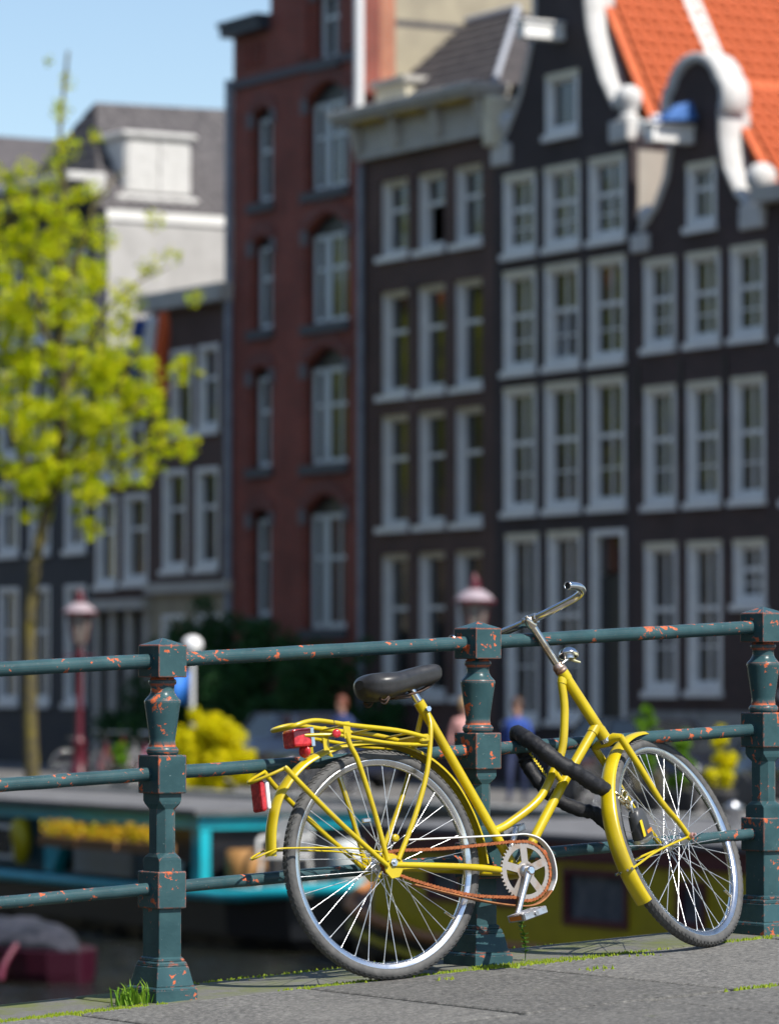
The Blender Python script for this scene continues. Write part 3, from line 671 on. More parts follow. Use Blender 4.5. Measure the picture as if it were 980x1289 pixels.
def watermat():
    m, t, p = newmat('canal_water'); geo = nd(t, 'ShaderNodeNewGeometry'); pos = geo.outputs['Position']
    p.inputs['Base Color'].default_value = (.010,.010,.004,1); p.inputs['Roughness'].default_value = .06; p.inputs['Specular IOR Level'].default_value = .5
    n1 = noise(t, 1.5, 5, .62, vec=pos, dist=.8); bump(t, p, n1.outputs[0], 1., .6); return m
b = MB().box(-200, 300, -900, -9.0, -6, WZ); wo = b.build('water', watermat()); wo.matrix_world = CM; struct(wo)

# ================================================================== houses
DKBR = brickmat('dark_brown_brick', (.085,.043,.040), (.052,.030,.030), (.080,.066,.062))
BLBR = brickmat('near_black_brick', (.055,.035,.038), (.034,.025,.029), (.058,.050,.050))
BRBR = brickmat('brown_brick', (.125,.058,.046), (.080,.040,.034), (.11,.085,.075))
RDBR = brickmat('red_brick', (.36,.062,.036), (.25,.042,.028), (.20,.11,.09))
SIDEB = brickmat('red_side_brick', (.52,.14,.06), (.42,.10,.05), (.40,.28,.2))
NAVY = mat('dark_navy_render', (.022,.025,.036), .7, 0, (.032,.034,.044), 2)
WHITE = mat('white_window_paint', (.82,.81,.78), .5, 0, (.74,.73,.71), 3)
WHITEC = mat('white_gable_stone', (.58,.57,.55), .7, 0, (.46,.45,.43), 4, .45, .7)
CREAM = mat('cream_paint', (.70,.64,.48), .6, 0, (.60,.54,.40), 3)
GREYW = mat('grey_cornice_paint', (.46,.44,.40), .65, 0, (.38,.36,.33), 3)
STUCCO = mat('white_stucco', (.45,.44,.43), .85, 0, (.38,.37,.36), 1.5)
BEIGE = mat('beige_render', (.36,.315,.225), .9, 0, (.28,.245,.18), 1.2)
PLAST = mat('grey_plaster', (.36,.335,.295), .9, 0, (.29,.27,.24), 1.5, .4, .7)
DKGRN = mat('black_green_frame', (.012,.016,.020), .45)
IRON = mat('black_iron', (.012,.012,.016), .5)
ZINC = mat('zinc_pipe', (.22,.25,.30), .45, .2, (.17,.19,.24), 3)
WPIPE = mat('white_pipe', (.66,.67,.68), .5)
GLASS = mat('dark_window_glass', (.018,.020,.022), .04, 0, spec=.8)
CURT = mat('pale_curtain', (.34,.34,.33), .9, 0, (.26,.27,.28), 6)
TILE = mat('orange_pantile', (.58,.125,.03), .75, 0, (.40,.07,.02), 9, .35, .65)
GTILE = mat('grey_slate', (.085,.076,.078), .75, 0, (.055,.050,.054), 3)
HR = random.Random(21)
mat_sash = mat('pale_sash_paint', (.66,.71,.72), .5)
brick_arch = brickmat('arch_brick', (.26,.055,.038), (.20,.042,.032), (.16,.11,.1), bw=.07, bh=.3)
def house(name, label, sL):
    return empty(name, label, 'house', C(sL, 0, QZ), -PH)
def window(h, x0, x1, z0, z1, fm=WHITE, style='sash', recess=.14, fw=.11, sill=True, lintel=None, cols=2, glass=True, yf=-.015):
    """frame is the part; panes, bars and sill hang under it. z in house metres"""
    b = MB(); ye = recess + .10
    b.panel([(x0,z0),(x1,z0),(x1,z1),(x0,z1)], [[(x0+fw,z0+fw),(x1-fw,z0+fw),(x1-fw,z1-fw),(x0+fw,z1-fw)]], yf, ye)
    w_ = b.build('window', fm, h)
    ix0, ix1, iz0, iz1 = x0+fw, x1-fw, z0+fw, z1-fw
    b = MB(); zs = {'sash': iz0+(iz1-iz0)*.56, 'low': iz0+(iz1-iz0)*.62, 'one': None}[style]
    if zs: b.box(ix0, ix1, recess-.05, recess+.03, zs-.045, zs+.045)
    for k in range(1, cols): x = ix0+(ix1-ix0)*k/cols; b.box(x-.026, x+.026, recess-.035, recess+.02, iz0, iz1)
    if style == 'sash':
        z = iz0+(iz1-iz0)*.28; b.box(ix0, ix1, recess-.033, recess+.018, z-.018, z+.018)
    b.box(ix0, ix0+.05, recess-.05, recess+.02, iz0, iz1); b.box(ix1-.05, ix1, recess-.05, recess+.02, iz0, iz1)
    b.box(ix0, ix1, recess-.052, recess+.022, iz0, iz0+.07); b.box(ix0, ix1, recess-.052, recess+.022, iz1-.05, iz1)
    b.build('sash', fm, w_)
    spl = [iz0] + ([zs] if zs else []) + [iz1]
    for k in range(len(spl)-1):
        if glass or k: MB().box(ix0-.01, ix1+.01, recess, recess+.012, spl[k]-.01, spl[k+1]+.01).build('pane', GLASS, w_)
    c = HR.random()
    if c < .5:
        b = MB(); xs = ix0
        n = 9; wdt = (ix1-ix0)*HR.uniform(.25,.5); side = HR.random() < .5
        for k in range(n):
            xa = (ix0 if side else ix1-wdt) + wdt*k/n; b.box(xa, xa+wdt/n*.98, recess+.10+.03*(k % 2), recess+.13+.03*(k % 2), iz0, iz1)
        b.build('curtain', CURT, w_)
    if sill: MB().box(x0-.035, x1+.035, -.11, .12, z0-.13, z0-.003).build('sill', WHITE if fm is WHITE else STONE, w_)
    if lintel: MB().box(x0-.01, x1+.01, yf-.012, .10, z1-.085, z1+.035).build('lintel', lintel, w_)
    return w_
def rect(x0, x1, z0, z1): return [(x0,z0),(x1,z0),(x1,z1),(x0,z1)]
def body(h, W, zt, dep, m_side, ys=.38):
    """the sides, back and floor of a house behind its facade"""
    MB().box(.002, .30, ys, dep, 0, zt).build('side_wall', m_side, h)
    MB().box(W-.30, W-.002, ys, dep, 0, zt).build('side_wall', m_side, h)
    b = MB(); b.box(.3, W-.3, dep-.3, dep, 0, zt); b.build('back_wall', m_side, h)
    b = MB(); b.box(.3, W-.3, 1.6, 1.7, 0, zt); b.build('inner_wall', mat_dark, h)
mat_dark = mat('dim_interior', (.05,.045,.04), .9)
def rows_to_windows(sL, rows):
    out = []
    for (s0, s1, z0, z1) in rows: out.append((sL-s1, sL-s0, z0-QZ, z1-QZ))
    return out
def tile_mesh(tw, tl, m):
    b = MB(); n = 6; top = []; 
    for j, (yy, zz) in enumerate(((0, .03), (tl*1.12, .0))):
        for i in range(n+1):
            f = i/n; top.append((f*tw*1.04, yy, zz + .035*math.sin(f*2*PI*.92+.4)))
    bot = [(x, y, z-.02) for x, y, z in top]; k = n+1; fs = []
    for i in range(n): fs += [(i,i+1,k+i+1,k+i)]
    for i in range(n): fs.append((i, 2*k+i, 2*k+i+1, i+1))
    b.add(top+bot, fs, True); return b.mesh('tile', m, fix=False)
def tiled_slope(h, roof, x_e, z_e, x_r, z_r, y0, y1, tw, tl, m, ymax):
    """tiles on a slope from the eave line (x_e,z_e) to the ridge (x_r,z_r), running along y"""
    me = tile_mesh(tw, tl, m); d = Vector((x_r-x_e, 0, z_r-z_e)); ln = d.length; d.normalize(); ey = Vector((0,1,0)); nz = ey.cross(d); nz = -nz if nz.z < 0 else nz
    rows = int(ln/tl); cols = int((min(ymax, y1)-y0)/tw)
    ex = d.cross(nz)  # along the eave
    for r_ in range(rows):
        for c in range(cols):
            p = Vector((x_e, y0, z_e)) + d*(r_*tl) + ey*((c+ (0 if ex.y > 0 else 1))*tw) + nz*.03
            M = Matrix(((ex.x, d.x, nz.x, p.x), (ex.y, d.y, nz.y, p.y), (ex.z, d.z, nz.z, p.z), (0,0,0,1)))
            put('tile', me, roof, M @ Matrix.Rotation(HR.uniform(-.02,.02), 4, 'Z') @ Matrix.Translation((0,0,HR.uniform(-.006,.006))))
def gable_roof(h, W, ze, zr, y0, y1, m, th=.12, over=.05):
    b = MB()
    for sgn in (0, 1):
        xe = -over if sgn == 0 else W+over; xr = W/2
        b.add([(xe,y0,ze),(xr,y0,zr),(xr,y1,zr),(xe,y1,ze),(xe,y0,ze-th),(xr,y0,zr-th),(xr,y1,zr-th),(xe,y1,ze-th)], [(0,1,2,3),(7,6,5,4),(0,4,5,1),(3,2,6,7),(0,3,7,4),(1,5,6,2)])
    return b.build('roof', m, h)
def finial(h, x, z, s, y=.12):
    b = MB(); b.box(x-.36*s, x+.36*s, -.10, .42, z-.45*s, z); o = b.build('shoulder_stone', WHITEC, h, bevel=.03)
    b = MB(); b.lathe([(.16*s,0),(.24*s,.04*s),(.20*s,.10*s),(.14*s,.16*s),(.24*s,.30*s),(.29*s,.45*s),(.26*s,.60*s),(.14*s,.71*s),(.02*s,.74*s)], 16, Matrix.Translation((x, y+.04, z))); b.build('finial', WHITEC, o)
def hoist(h, x, z):
    b = MB(); b.box(x-.14, x+.14, -.95, .1, z, z+.30); b.box(x-.20, x+.20, -1.02, .0, z+.301, z+.36); o = b.build('hoist_beam', WHITE, h, bevel=.015)
    b = MB(); b.tube([(x,-.75,z+.01),(x,-.75,z-.12)], .02, 8); b.build('hoist_hook', IRON, o)
def anchor(h, x, z0, z1): MB().box(x-.035, x+.035, -.035, .02, z0, z1).build('wall_anchor', IRON, h)
def door(h, x0, x1, z1, m=DKGRN):
    b = MB(); b.panel(rect(x0,x1,0,z1), [rect(x0+.12,x1-.12,.02,z1-.12)], -.03, .25); d_ = b.build('door_case', WHITE, h)
    b = MB(); b.box(x0+.12, x1-.12, .12, .18, .02, z1-.9); b.build('door', m, d_)
    MB().box(x0+.12, x1-.12, .13, .15, z1-.85, z1-.12).build('pane', GLASS, d_)
    b = MB(); b.tube([(x1-.25,.06,1.0),(x1-.25,.12,1.0)], .03, 8); b.build('door_knob', BRASS, d_)
    b = MB()
    for k in range(4): b.box(x0-.15, x1+.15, -.3*(4-k), -.3*(3-k)-.001 if k < 3 else -.03, 0, .17*(k+1) - .001*k)
    b.build('step', STONE, h)

# ---- B: near-black neck gable house
WB = 5.03
hB = house('neck_gable_house', 'near black brick house with tall neck gable, white scrolls and orange tiled roof', WB)
winB = rows_to_windows(WB, [(1.87,3.06,11.71,12.91)] + [(a,c,z0,z1) for (z0,z1) in ((9.45,11.05),(7.06,9.07),(4.2,6.70)) for (a,c) in ((3.45,4.65),(1.83,3.10),(.22,1.47))] + [(3.37,4.57,-.04,3.72),(1.79,3.0,.0,3.73)])
half = [(2.515,12.85),(1.96,13.27),(1.50,13.87),(1.21,14.48),(1.02,14.94),(.92,15.5),(.90,16.6)]
crown = [(1.15,16.65),(1.15,16.85),(.9,17.1),(.5,17.5),(0,17.62)]
cx = WB/2
outB = [(0,0),(WB,0)] + [(cx+a, z) for a, z in half+crown] + [(cx-a, z) for a, z in (half+crown[:-1])[::-1]]
b = MB(); b.panel(outB, [rect(*wn) for wn in winB] + [rect(WB-1.42, WB-.22, .001, 5.04)], 0, .16); b.build('wall', BLBR, hB)
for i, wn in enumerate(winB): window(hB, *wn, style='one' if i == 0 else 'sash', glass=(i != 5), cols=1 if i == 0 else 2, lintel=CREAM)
door(hB, WB-1.42, WB-.22, 5.04, DKGRN)
body(hB, WB, 12.9, 15, PLAST, .16)
for sg in (1,-1):
    ln = [(cx+sg*a, z) for a, z in half[1:]]; ln = ln if sg > 0 else ln[::-1]
    b = MB(); b.ribbon(ln[::-1], .07, -.06, .62, smooth=True) if sg > 0 else b.ribbon(ln[::-1], .07, -.06, .62, smooth=True)
    b.build('coping', WHITEC, hB)
finial(hB, WB-.33, 13.02, .95); finial(hB, .33, 13.02, .95); hoist(hB, cx, 14.86)
b = MB(); b.ribbon([(cx+a,z) for a,z in crown] + [(cx-a,z) for a,z in crown[:-1][::-1]], -.16, -.10, .5); b.build('coping', WHITEC, hB)
rB = gable_roof(hB, WB, 13.05, 17.0, .40, 14, TILE)
tiled_slope(hB, rB, WB+.08, 13.07, cx, 17.0, .64, 14, .27, .31, TILE, 5.7)
b = MB(); b.tube([(WB+.12,.42,13.02),(WB+.12,14,13.02)], .11, 10); b.box(WB-.01, WB+.24, .17, 14, 12.72, 12.98); b.build('gutter', WHITE, hB)
sl = Vector((cx-WB-.08, 0, 17.0-13.07)); 
b = MB(); 
for y in (2.35,):
    p0 = Vector((WB+.08, y, 13.2)); p1 = p0+sl; b.add([p0, p0+Vector((0,.42,0)), p1+Vector((0,.42,0)), p1, p0-Vector((.25,0,0)), p0+Vector((-.25,.42,0)), p1+Vector((-.25,.42,0)), p1-Vector((.25,0,0))], [(0,1,2,3),(4,7,6,5),(0,4,5,1),(3,2,6,7),(0,3,7,4),(1,5,6,2)])
b.build('roof_coping', WHITEC, hB)
for x in (WB-1.65, WB-3.3): anchor(hB, x, 8.45+.0, 9.0)
# ---- A: dark bell gable house
WA = 4.48
hA = house('bell_gable_house', 'dark brown brick house with rounded white bell gable and blue tarp on its hoist beam', 0)
winA = rows_to_windows(0, [(-2.86,-1.90,9.4,10.59)] + [(a,c,z0,z1) for (z0,z1) in ((7.19,8.88),(4.16,6.42)) for (a,c) in ((-1.5,-.45),(-2.97,-1.89),(-4.47+.06,-3.35))] + [(-1.53,-.45,.58,3.4),(-3.0,-1.9,.60,3.39),(-4.42,-3.41,2.21,3.38)])
cxA = WA/2
hfA = [(WA/2,10.7),(1.86,10.75),(1.32,11.17),(.95,11.70),(.80,12.3),(.80,12.82)]; crA = [(.84,12.86),(.90,13.02),(.86,13.25),(.70,13.40),(.62,13.56),(.36,13.76),(0,13.84)]
outA = [(0,0),(WA,0)] + [(cxA+a,z) for a,z in hfA+crA] + [(cxA-a,z) for a,z in (hfA+crA[:-1])[::-1]]
b = MB(); b.panel(outA, [rect(*wn) for wn in winA], 0, .38); b.build('wall', DKBR, hA)
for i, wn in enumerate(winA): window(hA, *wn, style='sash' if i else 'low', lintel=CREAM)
body(hA, WA, 10.6, 14, PLAST)
b = MB()
cl = [(cxA+a,z) for a,z in hfA[1:]]; b.ribbon(cl, -.08, -.09, .60, smooth=True); b.build('coping', WHITEC, hA)
b = MB(); cl = [(cxA-a,z) for a,z in hfA[1:]]; b.ribbon(cl, .08, -.09, .60, smooth=True); b.build('coping', WHITEC, hA)
b = MB(); top = spline([Vector((cxA+a,z,0)) for a,z in crA] + [Vector((cxA-a,z,0)) for a,z in crA[:-1][::-1]], 3); b.ribbon([(p.x,p.y) for p in top], -.17, -.12, .46, smooth=True); b.build('coping', WHITEC, hA)
finial(hA, WA-.40, 10.95, 1.05); finial(hA, .36, 10.72, .78); hoist(hA, 2.0, 12.28)
b = MB(); b.add([(1.75,-.8,12.66),(2.35,-.8,12.66),(2.4,-.1,12.72),(1.8,-.05,12.70),(2.25,-.5,12.98),(2.35,-.2,13.05)], [(0,1,4),(1,2,5,4),(2,3,5),(3,0,4,5),(0,3,2,1)]); b.build('tarp', mat('blue_tarp', (.03,.12,.36), .5), hA)
rA = gable_roof(hA, WA, 10.78, 13.6, .40, 13, TILE)
tiled_slope(hA, rA, WA+.08, 10.80, cxA, 13.6, .64, 13, .27, .31, TILE, 4.6)
for zz in (6.25, 8.0-.55): 
    for x in (.98-.98+.2, 1.70, 3.15): anchor(hA, x if x > .3 else .22, zz+.0, zz+.75)
MB().box(-.02, WA, -.10, -.002, 0, 1.5).build('plinth', STONE, hA)
# ---- neighbour beyond the bell gable house
WZ_ = 5.2
hZ = house('brick_house', 'dark brick house next to the bell gable house, mostly out of view', -WA-.01)
winZ = [(x, x+1.1, z0, z1) for (z0,z1) in ((8.4,10.1),(5.4,7.6),(1.9,4.6)) for x in (.5,2.05,3.6)]
b = MB(); b.panel(rect(0,WZ_,0,10.9), [rect(*wn) for wn in winZ], 0, .38); b.build('wall', DKBR, hZ)
for wn in winZ: window(hZ, *wn)
body(hZ, WZ_, 10.9, 13, PLAST)
b = MB(); b.box(-.02, WZ_, -.35, .38, 10.9, 11.2); b.build('cornice', GREYW, hZ); gable_roof(hZ, WZ_, 11.2, 13.4, .3, 12, TILE)
# ---- C: brown cornice house
WC = 5.33; sC = 10.37
hC = house('cornice_house', 'brown brick house with grey painted cornice and dark hipped roof', sC)
winC = rows_to_windows(sC, [(a,c,z0,z1) for (z0,z1) in ((9.84,11.47),(6.86,9.09),(4.04,6.44),(.45,3.47)) for (a,c) in ((8.50,9.68),(7.0,8.15),(5.52,6.66))])
b = MB(); b.panel(rect(0,WC,0,13.4), [rect(*wn) for wn in winC], 0, .38); b.build('wall', BRBR, hC)
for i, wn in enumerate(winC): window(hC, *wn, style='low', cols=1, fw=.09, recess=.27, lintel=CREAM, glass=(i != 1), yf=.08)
body(hC, WC, 13.4, 12, BEIGE)
b = MB(); b.box(-.05, WC+.02, -.16, .002, 13.30, 14.05); b.build('frieze', GREYW, hC)
b = MB(); b.box(-.05, WC+.02, -.20, -.162, 13.26, 13.40); b.box(-.35, WC+.12, -.62, .3, 14.05, 14.16); b.box(-.42, WC+.18, -.72, .3, 14.161, 14.32); b.build('cornice', GREYW, hC, bevel=.02)
for x in (.1, 1.75, 3.45, WC-.12):
    b = MB(); b.panel([(0,13.42),(.22,13.42),(.22,14.04),(0,14.04)], [], -.40, -.17); 
    for k in range(len(b.v)): p = b.v[k]; b.v[k] = (p[0]+x-.11, p[1] if p[2] > 13.8 else min(p[1], -.165) if p[1] > -.3 else -.25, p[2])
    b.build('console', GREYW, hC, bevel=.015)
for x in (.95, 2.6, 4.35): MB().box(x-.55, x+.55, -.56, -.24, 14.02, 14.046).build('soffit_panel', mat('bounce_lit_soffit', (.55,.40,.06), .7), hC)  # yellow bounce light under the cornice is put into the panel colour
b = MB(); b.box(WC+.003, WC+.30, -.30, .55, 13.0, 14.04); b.build('cornice_return', CREAM, hC, bevel=.06, seg=2)
zr = 16.35; ze = 14.33; x0, x1 = .05, WC-.05; y0, y1 = .05, 4.1; ra, rb_ = .95, 3.0
b = MB(); b.add([(x0,y0,ze),(x1,y0,ze),(x1,y1,ze),(x0,y1,ze),(ra,2.05,zr),(rb_,2.05,zr)], [(0,1,5,4),(1,2,5),(2,3,4,5),(3,0,4)]); rC = b.build('roof', GTILE, hC)
def courses(par, p00, p10, p01, p11, n, m, th=.03):
    """overlapping tile courses between an eave p00-p10 and a ridge p01-p11"""
    p00, p10, p01, p11 = map(Vector, (p00,p10,p01,p11)); nz = (p10-p00).cross(p01-p00).normalized(); nz = -nz if nz.z < 0 else nz; b = MB()
    for k in range(n):
        f0, f1 = k/n, min((k+1.15)/n, 1); a, c, d_, e = p00.lerp(p01,f0), p10.lerp(p11,f0), p00.lerp(p01,f1), p10.lerp(p11,f1)
        cols = max(int((c-a).length/.26), 1)
        for j in range(cols):
            g0, g1 = j/cols+.004, (j+1)/cols-.004; q = [a.lerp(c,g0), a.lerp(c,g1), d_.lerp(e,g1), d_.lerp(e,g0)]; t_ = th*(1+HR.uniform(-.3,.3))
            b.add([q[0]+nz*(t_+.022), q[1]+nz*(t_+.022), q[2]+nz*.008, q[3]+nz*.008, q[0], q[1]], [(0,1,2,3),(4,5,1,0)])
    return stuff(b.build('tile_courses', m, par, fix=False))
courses(rC, (x0,y0,ze),(x1,y0,ze),(ra,2.05,zr),(rb_,2.05,zr), 9, GTILE); courses(rC, (x1,y0,ze),(x1,y1,ze),(rb_,2.05,zr),(rb_,2.06,zr), 9, GTILE)
b = MB(); b.tube([(ra,2.05,zr+.03),(rb_,2.05,zr+.03)], .09, 8); b.tube([(rb_,2.05,zr+.03),(x1,y0,ze+.05)], .07, 8); b.build('ridge', mat('ridge_zinc', (.34,.36,.40), .5), rC)
b = MB(); b.box(.25, 1.55, .15, 1.35, 14.34, 14.85); dm = b.build('dormer', CREAM, hC); MB().box(.15, 1.65, .05, 1.45, 14.852, 14.98).build('dormer_roof', GREYW, dm)
b = MB(); b.tube([(.02,-.08,.2),(.02,-.08,13.2)], .075, 10); b.build('drainpipe', ZINC, hC)
# ---- D: tall red brick house
WD = 5.92; sD = 16.29
hD = house('red_brick_house', 'tall red brick house with arched window heads and dark frames', sD)
rowsD = [(14.5,15.36,11.55,13.5),(11.1,12.87,11.55,13.53),(14.5,15.36,8.67,10.58),(11.1,12.87,8.61,10.61),(14.56,15.42,5.55,7.64),(11.15,12.92,5.51,7.66),(14.58,15.42,2.2,4.42),(11.2,12.95,1.9,4.44),(11.5,12.5,14.41,16.0)]
winD = rows_to_windows(sD, rowsD)
zl = 15.45-QZ
outD = [(0,0),(WD,0),(WD,19.2),(1.75,19.2),(1.75,zl),(0,zl)]
holesD = []
for x0, x1, z0, z1 in winD:
    rise = (x1-x0)*.22; n = 8; holesD.append([(x0-.08,z0),(x1+.08,z0)] + [(x1+.08 - (x1-x0+.16)*i/n, z1 + .03 + rise*math.sin(PI*i/n)) for i in range(n+1)])
b = MB(); b.panel(outD, holesD, 0, .42); b.build('wall', RDBR, hD)
for k, (x0,x1,z0,z1) in enumerate(winD):
    b = MB(); n = 8; rise = (x1-x0)*.22
    tym = [(x0-.08,z0),(x1+.08,z0)] + [(x1+.08 - (x1-x0+.16)*i/n, z1 + .03 + rise*math.sin(PI*i/n)) for i in range(n+1)]
    b.panel(tym, [rect(x0+.02,x1-.02,z0+.02,z1-.02)], .20, .40); b.build('window_surround', DKGRN, hD)
    if x1-x0 > 1.2:
        window(hD, x0, x0+.52, z0, z1, mat_sash, 'low', .26, .07, False, cols=1, yf=.20); window(hD, x0+.62, x1, z0, z1, mat_sash, 'low', .26, .07, False, cols=2, yf=.20)
    else: window(hD, x0, x1, z0, z1, mat_sash, 'low', .26, .07, False, cols=2, yf=.20)
    MB().box(x0-.16, x1+.16, -.10, .2, z0-.22, z0-.003).build('sill', mat('blue_stone', (.07,.075,.085), .7), hD)
    ar = [(x0-.10 + (x1-x0+.20)*i/n, z1 + .05 + rise*1.05*math.sin(PI*i/n)) for i in range(n+1)]
    b = MB(); b.ribbon(ar, .30, -.03, .05); b.build('window_arch', brick_arch, hD)
    for xx in (x0-.12, x1+.12): MB().box(xx-.11, xx+.11, -.045, .05, z1-.22, z1+.12).build('impost_stone', mat('grey_impost', (.16,.15,.16), .8), hD)
for z in (14.38-QZ,): MB().box(-.02, WD+.002, -.08, .002, z-.12, z+.06).build('string_course', mat('course_stone', (.10,.10,.115), .8), hD)
for x in (.55,.8,1.05,1.3): MB().box(x-.06, x+.06, -.07, .002, zl-.75, zl-.25).build('corbel', RDBR, hD)
b = MB(); b.box(-.12, 1.74, -.30, .6, zl, zl+.22); b.box(-.16, 1.72, -.36, .62, zl+.221, zl+.34); b.build('cornice', mat('dark_cornice', (.03,.04,.055), .6), hD)
for x in (WD-2.0-.55, WD-.42): MB().box(x-.16, x+.16, -.10, .002, zl-.9, 19.1).build('pilaster', RDBR, hD)
body(hD, WD, 16.3, 13, BEIGE)
b = MB(); b.box(1.76, WD-.002, .42, 6, 16.31, 19.15); b.build('attic', BEIGE, hD)
b = MB(); b.tube([(WD+.02,-.13,14.3),(WD+.02,-.13,18.5)], .11, 12); b.build('drainpipe', WPIPE, hD)
MB().box(WD-.2, WD+.004, .421, .80, 13, 19.19).build('side_brickwork', SIDEB, hD)
b = MB(); b.tube([(-.10,-.06,.2),(-.10,-.06,15.8)], .10, 10); b.build('drainpipe', ZINC, hD)
b = MB(); b.box(0, WD, .45, 12.9, 16.31, 16.45); b.build('roof', GTILE, hD)
# ---- E: two low brown houses
WE = 4.08; sE = 20.37
hE = house('low_brown_house', 'low brown brick house with tan ground floor next to the red house', sE)
winE = rows_to_windows(sE, [(18.24,19.35,6.53,8.5),(16.97,17.97,6.55,8.52),(18.54,19.74,3.35,5.7),(16.97,18.1,3.36,5.68)]) + [(.6,1.7,.9,3.6),(2.3,3.5,.9,3.6)]
b = MB(); b.panel(rect(0,WE,4.35,10.75), [rect(*wn) for wn in winE[:4]], 0, .38); b.build('wall', BRBR, hE)
b = MB(); b.panel(rect(0,WE,0,4.10), [rect(*wn) for wn in winE[4:]], 0, .38); b.build('wall', BEIGE, hE)
MB().box(-.02, WE, -.18, .38, 4.10, 4.35).build('ledge', GREYW, hE)
for i, wn in enumerate(winE): window(hE, *wn, style='low', cols=1, recess=.16)
body(hE, WE, 10.75, 9, BRBR); b = MB(); b.box(-.05, WE, -.35, .5, 10.75, 11.15); b.build('cornice', GREYW, hE)
b = MB(); b.add([(0,.4,11.15),(WE,.4,11.15),(WE,5,12.2),(0,5,12.2),(0,9,11.15),(WE,9,11.15)], [(0,1,2,3),(3,2,5,4),(0,3,4),(1,5,2)]); b.build('roof', GTILE, hE)
WE2 = 3.03; sE2 = 23.40
hE2 = house('low_plaster_house', 'small low house with pale columns on its ground floor beside the navy house', sE2)
winE2 = rows_to_windows(sE2, [(22.14,23.25,3.05,5.2),(20.52,21.78,3.1,5.2)]) + [(.3,1.3,6.9,8.9),(1.7,2.7,6.9,8.9)]
b = MB(); b.panel(rect(0,WE2,4.0,9.7), [rect(*wn) for wn in winE2], 0, .38); b.build('wall', BRBR, hE2)
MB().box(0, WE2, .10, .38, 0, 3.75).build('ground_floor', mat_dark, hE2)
for x in (.15, 1.0, 1.9, 2.8): MB().box(x-.13, x+.13, -.02, .099, 0, 3.75).build('pier', GREYW, hE2)
MB().box(-.02, WE2, -.25, .38, 3.75, 4.0).build('ledge', GREYW, hE2)
for wn in winE2: window(hE2, *wn, style='low', cols=1, recess=.16)
body(hE2, WE2, 9.7, 9, BRBR); MB().box(-.02, WE2, -.3, .5, 9.7, 10.0).build('cornice', GREYW, hE2)
b = MB(); b.add([(0,.4,10.0),(WE2,.4,10.0),(WE2,5,11.2),(0,5,11.2),(0,9,10.0),(WE2,9,10.0)], [(0,1,2,3),(3,2,5,4),(0,3,4),(1,5,2)]); b.build('roof', GTILE, hE2)
# ---- F: taller house with white stuccoed side and slate roof
WF = 6.1; sF = 29.51
hF = house('white_sided_house', 'house with white stuccoed side wall, slate roof and white dormer', sF)
winF = rows_to_windows(sF, [(a,c,z0,z1) for (z0,z1) in ((9.2,11.3),(6.4,8.6),(3.95,5.75),(.2,3.1)) for (a,c) in ((27.6,28.8),(25.8,26.95),(23.8,24.95))])
b = MB(); b.panel(rect(0,WF,0,13.45), [rect(*wn) for wn in winF], 0, .38); b.build('wall', NAVY, hF)
for wn in winF: window(hF, *wn, style='low', cols=2)
body(hF, WF, 13.45, 11, STUCCO)
b = MB(); b.box(-.1, WF+.06, -.75, .3, 14.2, 14.42); b.box(-.1, WF+.06, -.25, .3, 13.9, 14.198); b.build('cornice', WHITEC, hF, bevel=.03)
MB().box(WF+.003, WF+.05, .31, 11, 13.3, 13.55).build('gutter', WHITE, hF)
e0, e1 = (WF+.05,.05,13.56), (WF+.05,11,13.56); r0, r1 = (WF-2.65,1.35,16.55), (WF-2.65,11,16.75)
l0, l1 = (-.05,.05,13.56), (-.05,11,13.56)
b = MB(); b.add([e0,e1,r1,r0,l0,l1], [(0,1,2,3),(0,3,4),(4,3,2,5),(0,4,5,1),(1,5,2)]); rF = b.build('roof', GTILE, hF)
courses(rF, e0, e1, r0, r1, 12, mat('weathered_slate', (.125,.115,.117), .8, 0, (.065,.06,.064), 5, .4, .6)); courses(rF, l0, e0, (r0[0]-.02,r0[1],r0[2]), r0, 10, GTILE)
b = MB(); b.box(WF-1.5, WF-.35, 1.0, 2.85, 13.98, 15.4); dF = b.build('dormer', WHITEC, hF, bevel=.05)
MB().box(WF-1.7, WF-.22, .88, 2.97, 15.402, 15.56).build('dormer_roof', WHITEC, dF, bevel=.05); MB().box(WF-1.0, WF-.16, .70, 2.99, 13.78, 13.976).build('dormer_sill', WHITEC, dF, bevel=.05)
for y in (1.08, 1.95): MB().box(WF-.349, WF-.315, y, y+.82, 14.06, 15.32).build('shutter', WHITEC, dF, bevel=.01)
# ---- row further along
for k, (nm, lab, W_, zt, m) in enumerate((('terrace_house', 'grey terrace house with slate roof past the navy house', 6.5, 13.6, NAVY), ('terrace_house', 'brown terrace house at the far end of the row', 7.0, 12.4, BRBR), ('terrace_house', 'red terrace house at the very end of the canal row', 7.0, 13.8, RDBR))):
    sX = 36.02 + k*7.2; h = house(nm, lab, sX)
    wn_ = [(x, x+1.2, z0, z0+2.1) for z0 in (1.2,4.6,7.6,10.3) for x in (.5,2.5,4.6) if z0+2.1 < zt-.3]
    b = MB(); b.panel(rect(0,W_,0,zt), [rect(*q) for q in wn_], 0, .38); b.build('wall', m, h)
    for q in wn_: window(h, *q, style='low', cols=1)
    body(h, W_, zt, 11, STUCCO); MB().box(-.02, W_+.02, -.4, .4, zt, zt+.35).build('cornice', GREYW, h)
    gable_roof(h, W_, zt+.36, zt+2.9, .3, 11, GTILE)

